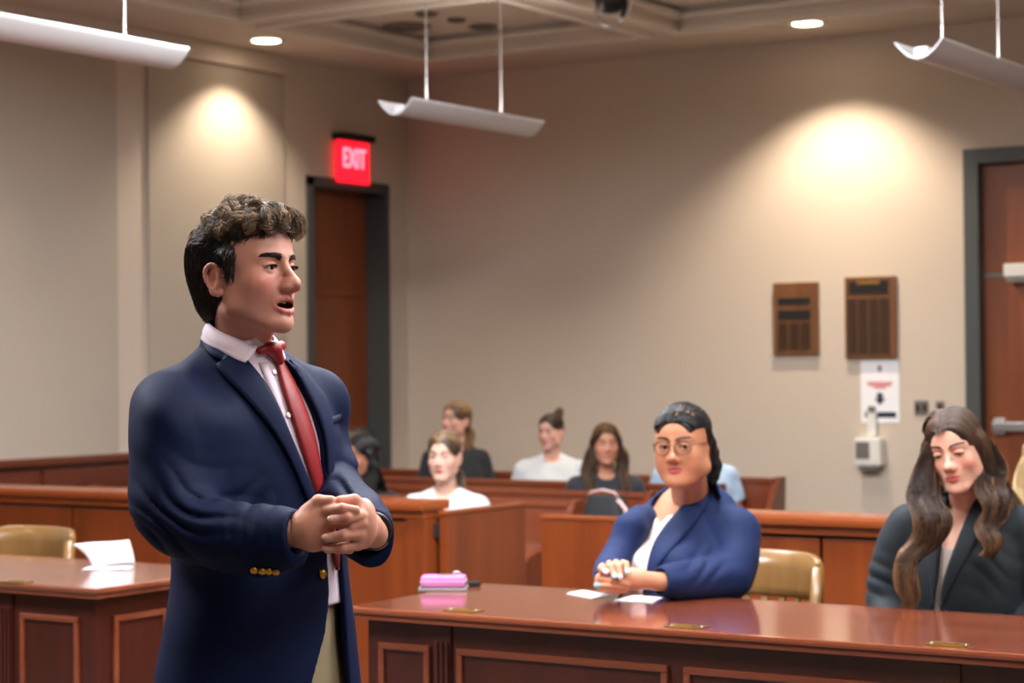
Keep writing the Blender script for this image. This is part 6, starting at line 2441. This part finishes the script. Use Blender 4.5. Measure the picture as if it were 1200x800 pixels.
    for r_, dz in ((0.062, 0.012), (0.067, 0.018), (0.078, -0.004), (0.095, -0.05)):
        rows.append([Vector(cn + (tR @ np.array((math.cos(a), math.sin(a), 0))) * r_ + np.array((0, 0, dz + 0.02 * math.sin(a) - 0.025))) for a in np.linspace(math.radians(0), math.radians(180), 24)])
    m.grid(rows)
    m.build('collar_stand', 'blazer_charcoal', jk).modifiers.new('thickness', 'SOLIDIFY').thickness = 0.005
    ft = Field(to + np.array((-0.36, -0.62, 0.0)), to + np.array((0.36, 0.32, 0.66)), 0.011)
    ft.frame(to, tR).loft([(0.62, 0, 0, 0.175, 0.125), (0.52, 0, 0, 0.195, 0.14), (0.462, 0, 0.0, 0.195, 0.145)], 0.0)
    seated_lower(ft, to, tR, 0.535, 0.04, 0.090, 0.43, foot=False)
    person_mesh('trousers', ft.mesh(), 'trouser_dark', root)
    # hair
    hw = lambda p: ho + hR @ (np.asarray(p, float) * hs)
    fh = Field(ho - np.array((0.2, 0.2, 0.24)), ho + 0.17, 0.004)
    fh.frame(ho, hR, hs)
    hair_cap(fh, 'long', -0.003)
    hb = fh.mesh()
    c1, c2 = (50, 33, 24), (158, 114, 74)
    parts = [colored(hb, (38, 26, 20)), parted_strands(3200, 3, ho, hR, hs, (46, 32, 25), (104, 76, 54), 2.4, -0.012, 0.0009, -0.0005, 1.0, bvh=hull_bvh(*hb))]
    rs = np.random.RandomState(2)
    # falls in front of the shoulder with the darker coat: wavy locks
    sets = [([(1090, 520), (1085, 548), (1087, 580), (1090, 606), (1080, 634), (1069, 660), (1063, 690), (1062, 714)], -0.13, 16, 11.5),
            ([(1158, 520), (1163, 552), (1168, 580), (1160, 606), (1160, 628), (1154, 648)], -0.12, 11, 10)]
    for si, (pts, dep, nl, sp) in enumerate(sets):
        for k in range(nl):
            ox, oy = rs.uniform(-1, 1), rs.uniform(-1, 1)
            g = []
            n_p = len(pts)
            for i, (a, b) in enumerate(pts):
                t = i / (n_p - 1)
                wd = sp * (0.45 + 1.0 * math.sin(math.pi * min(1, t * 1.05)) ** 0.7) * (1.0 if t < 0.9 else 0.65)
                if si == 0 and t > 0.5:
                    wd *= 0.95
                dd = np.interp(t, [0, 0.2, 0.45, 1.0], [-0.02, -0.03, dep * 0.9, dep - 0.03]) + oy * 0.022
                g.append(mp(a + ox * wd + 4 * math.sin(t * 9 + k), b + rs.uniform(-3, 3), dd))
            parts.append(lock_mesh(g, [0.010, 0.012, 0.013, 0.012, 0.004], 80, c1, c2, 60 * si + k, (0.015, 2.4), 0.0007, 38))
    # hair behind the shoulders
    for k in range(16):
        x = -0.075 + 0.15 * k / 15
        g = [hw((x, 0.07, 0.0)), hw((x * 1.15, 0.085, -0.09)), hw((x * 1.4, 0.095, -0.18)), hw((x * 1.5, 0.10, -0.27)), hw((x * 1.4, 0.10, -0.36))]
        parts.append(lock_mesh(g, [0.014, 0.016, 0.016, 0.006], 34, c1, c2, 300 + k, (0.008, 2.0), 0.0012, 26))
    # loose curl beside the cheek
    parts.append(lock_mesh([mp(1083, 540, -0.03), mp(1077, 552, -0.05), mp(1074, 564, -0.06), mp(1080, 577, -0.07), mp(1088, 584, -0.08)], [0.005, 0.005, 0.004], 24, c1, c2, 900, (0.004, 1.0), 0.0011, 20))
    parts.append(lock_mesh([mp(1164, 540, 0.0), mp(1178, 566, 0.0), mp(1188, 582, 0.0), mp(1182, 604, -0.02)], [0.010, 0.012, 0.006], 40, c1, c2, 901, (0.005, 1.4), 0.0011, 22))
    person_mesh('hair', join_meshes(parts), 'hair', root)
    p = hw((0.0775, 0.006, -0.056))
    m = MB()
    m.lathe([(0.002, 0.006), (0.005, 0.002), (0.005, -0.004), (0.001, -0.008)], p, 10)
    m.build('earring', 'brass', root)
    return root


build_woman_glasses()
w2 = build_woman_wavy()
courtroom_chair((w2.location.x + 0.02, w2.location.y + 0.14, 0), 'honey wooden chair under the woman in the charcoal blazer', 0.0)
# ================================================================== PEOPLE IN THE PEWS
def audience(px_, py_eye, row_y, label, skin, top_rgb, hair, c1, c2, yaw=0.0, t_yaw=None, hs=1.0, sleeve='short', extra=None, neck='crew', P=None, shoulder_drop=0.195, lean=0.02, detail=1.0, wide=1.0):
    a = (px_ - 600) / F_PX
    d = row_y / (math.sin(YAW) * a + math.cos(YAW))
    W = Place(px_, d)
    mp = W.mp
    root = W.person(label)
    t_yaw = yaw * 0.5 if t_yaw is None else t_yaw
    hR = rot3('Z', yaw) @ rot3('Y', (P or {}).get('roll', 0.0)) @ rot3('X', (P or {}).get('pitch', 0.0))
    ho = mp(px_, py_eye, 0.0)
    zs = ho[2] - shoulder_drop * hs
    tR = rot3('Z', t_yaw)
    to = np.array((ho[0], ho[1], 0)) + tR @ np.array((0, lean, 0))
    tw = lambda p: to + tR @ np.asarray(p, float)
    HP = {'skin': skin, 'brow': 0.6, 'brow_z': 0.005, 'brow_arch': 0.6, 'eye_open': 1.15, 'jaw': 0.94, 'width': 0.97, 'blush_amt': 0.4, 'lip_w': 0.9, 'shadow_amt': 0.45, 'brow_col': c1, 'ears': hair != 'long'}
    HP.update(P or {})
    b = 0.50
    H = zs - b
    w = wide
    SEC = [(zs + 0.045, 0, 0.02, 0.060, 0.054), (zs + 0.018, 0, 0.02, 0.105 * w, 0.072), (zs - 0.012, 0, 0.018, 0.145 * w, 0.088), (zs - 0.065, 0, 0.008, 0.172 * w, 0.102), (b + H * 0.62, 0, -0.010, 0.172 * w, 0.118),
           (b + H * 0.35, 0, -0.008, 0.158 * w, 0.112), (b + H * 0.15, 0, 0.0, 0.170 * w, 0.12), (b - 0.065, 0, 0.0, 0.185 * w, 0.135)]
    nb = tw((0, 0.012, zs + 0.005))
    head, bvh, nt = build_head(ho, hR, hs, HP, 0.0052, nb, (0.046, 0.052))
    f = Field(to + np.array((-0.36, -0.62, 0.0)), to + np.array((0.36, 0.40, zs + 0.06)), 0.0115)
    f.frame(to, tR).loft(SEC, 0.0, off=-0.016)
    seated_lower(f, to, tR, 0.515, 0.04, 0.072, 0.42)
    f.frame(to, tR)
    for sx in (-1, 1):
        f.chain([(sx * 0.155 * w, 0.01, zs - 0.055, 0.044), (sx * 0.205 * w, 0.02, zs - 0.30, 0.038), (sx * 0.13, -0.20, 0.60, 0.030), (sx * 0.05, -0.28, 0.605, 0.026)], 0.02)
        f.ell((sx * 0.03, -0.30, 0.605), (0.04, 0.03, 0.02), 0.02)
        for q in range(4):
            f.cap((sx * 0.02, -0.30 - q * 0.013, 0.612), (-sx * 0.03, -0.31 - q * 0.013, 0.618), 0.010, 0.009, 0.004)
    person_mesh('body', join_meshes([head, colored(f.mesh(), skin)]), 'skin', root)
    face_extras(root, ho, hR, hs, HP, False, bvh)
    # top
    mt = 'top_%d_%d_%d' % top_rgb
    if mt not in MATS:
        material(mt, top_rgb, 0.85, sheen=0.1, noise=(300, 0.15))
    g = Field(to + np.array((-0.36, -0.40, 0.40)), to + np.array((0.36, 0.30, zs + 0.08)), 0.0085)
    g.frame(to, tR).loft(SEC, 0.0)
    for sx in (-1, 1):
        g.cap((sx * 0.05, 0.02, zs + 0.0), (sx * 0.150 * w, 0.01, zs - 0.045), 0.036, 0.050, 0.03)
        end = 0.45 if sleeve == 'short' else 1.0
        A0, A1 = np.array((sx * 0.160 * w, 0.01, zs - 0.06)), np.array((sx * 0.212 * w, 0.02, zs - 0.30))
        if sleeve == 'short':
            g.cap(A0, A0 + (A1 - A0) * 0.55, 0.056, 0.058, 0.03)
            cut_end(g, A0 + (A1 - A0) * 0.60, A1 - A0, 0.075, 0.05, 0.048, 0.03)
        else:
            g.chain([(*A0, 0.058), (*A1, 0.054), (sx * 0.15, -0.18, 0.61, 0.046)], 0.03, n=8, kk=0.03)
    if neck == 'crew':
        g.ell((0, -0.075, zs + 0.035), (0.066, 0.075, 0.050), 0.006, 's')
    elif neck == 'vee':
        g.prism([(-0.075, zs + 0.10), (0.075, zs + 0.10), (0.012, zs - 0.105), (-0.012, zs - 0.105)], -0.5, 0.02, 0.004)
    g.displace(lambda x, y, z: 0.003 * fbm(x, y, z, 26, 6))
    person_mesh('top', g.mesh(), mt, root)
    ft = Field(to + np.array((-0.34, -0.60, 0.0)), to + np.array((0.34, 0.36, 0.62)), 0.013)
    ft.frame(to, tR).loft([(0.60, 0, 0, 0.165 * w, 0.125), (0.50, 0, 0, 0.185 * w, 0.14), (0.435, 0, 0.0, 0.18 * w, 0.135)], 0.0)
    seated_lower(ft, to, tR, 0.525, 0.04, 0.084, 0.42, foot=False)
    person_mesh('trousers', ft.mesh(), 'trouser_dark', root)
    # hair
    hw = lambda p: ho + hR @ (np.asarray(p, float) * hs)
    fh = Field(ho - np.array((0.2, 0.2, 0.26)), ho + np.array((0.2, 0.2, 0.2)), 0.0055)
    fh.frame(ho, hR, hs)
    rs = np.random.RandomState(int(px_))
    parts = []
    if hair == 'short':
        hair_cap(fh, 'bun', -0.002)
    elif hair == 'bun':
        hair_cap(fh, 'bun', -0.003)
        fh.ell((0, 0.085, 0.100), (0.034, 0.036, 0.040), 0.012)
        fh.ell((0.01, 0.10, 0.135), (0.024, 0.024, 0.024), 0.02)
    elif hair == 'back':
        hair_cap(fh, 'bun', 0.0)
        fh.ell((0, 0.075, -0.07), (0.05, 0.035, 0.06), 0.03)
    else:
        hair_cap(fh, 'long', -0.001)
    hb = fh.mesh()
    dk = tuple(int(v * 0.8) for v in c1)
    parts.append(colored(hb, dk))
    parts.append(parted_strands(700, int(px_), ho, hR, hs, c1, c2, 1.75 if hair == 'long' else 1.45, 0.0, 0.0014, 0.0, 1.4 if hair != 'long' else 0.8, bvh=hull_bvh(*hb)))
    if hair == 'long':
        for k in range(34):
            sx = -1 if k % 2 else 1
            o_ = rs.normal(0, 0.012, 3)
            fr = k < 18
            g_ = [hw((sx * 0.078, 0.0, 0.0)), hw(np.array((sx * 0.088, 0.005, -0.07)) + o_), hw(np.array((sx * 0.098, -0.015 if fr else 0.05, -0.15)) + o_), hw(np.array((sx * 0.095, -0.05 if fr else 0.075, -0.24)) + o_), hw(np.array((sx * 0.085, -0.075 if fr else 0.08, -0.33)) + o_)]
            parts.append(lock_mesh(g_, [0.015, 0.020, 0.020, 0.008], 26, c1, c2, k, (0.006, 1.5), 0.0018, 16))
    if hair == 'back':
        for k in range(10):
            o_ = rs.normal(0, 0.012, 3)
            g_ = [hw((0.02, 0.085, -0.02)), hw(np.array((0.03, 0.095, -0.09)) + o_), hw(np.array((0.055, 0.08, -0.15)) + o_), hw(np.array((0.06, 0.07, -0.20)) + o_)]
            parts.append(lock_mesh(g_, [0.013, 0.017, 0.015, 0.006], 22, c1, c2, k, (0.006, 1.2), 0.0018, 16))
    person_mesh('hair', join_meshes(parts), 'hair', root)
    return root


FAIR, TAN = (216, 166, 146), (190, 134, 106)
audience(521, 534.5, PEW_Y[0] - 0.24, 'blonde woman in a white blouse sitting in the first pew', (222, 178, 158), (214, 214, 214), 'back', (86, 64, 46), (176, 142, 100), yaw=-0.28, sleeve='long', neck='vee', hs=1.0)
audience(424, 535, PEW_Y[1] - 0.24, 'dark-haired woman in black in the second pew, half hidden by the standing man', (168, 112, 84), (34, 34, 38), 'long', (20, 17, 17), (40, 34, 34), yaw=-0.75, sleeve='long', hs=1.0)
audience(535, 492, PEW_Y[3] - 0.26, 'woman in a black tee with loose blonde hair in the last pew', FAIR, (30, 32, 38), 'back', (112, 82, 54), (190, 152, 102), yaw=-0.75, t_yaw=0.15, hs=0.96, P={'pitch': -0.1, 'roll': 0.08})
audience(646, 506, PEW_Y[3] - 0.26, 'woman in a white tee with a high brown bun in the last pew', FAIR, (208, 212, 214), 'bun', (52, 34, 26), (84, 58, 42), yaw=-0.55, t_yaw=-0.05, hs=0.90, wide=1.08)
audience(710, 520, PEW_Y[2] - 0.26, 'woman with long brown hair and a dark tee in the third pew', TAN, (38, 42, 50), 'long', (60, 40, 26), (132, 94, 54), yaw=0.06, t_yaw=0.1, hs=0.94)
audience(815, 508, PEW_Y[3] - 0.26, 'man in a light blue shirt in the last pew, hidden behind the woman in glasses', (196, 140, 112), (176, 200, 226), 'short', (40, 30, 24), (60, 46, 36), yaw=0.1, hs=0.92, wide=1.22, shoulder_drop=0.205, P={'jaw': 1.05, 'brow': 1.1})
audience(1226, 532, PEW_Y[0] - 0.24, 'blonde person in a cream top sitting across the aisle, cut off by the frame', FAIR, (236, 222, 196), 'long', (190, 160, 112), (226, 204, 160), yaw=-0.3, hs=0.98, sleeve='long')
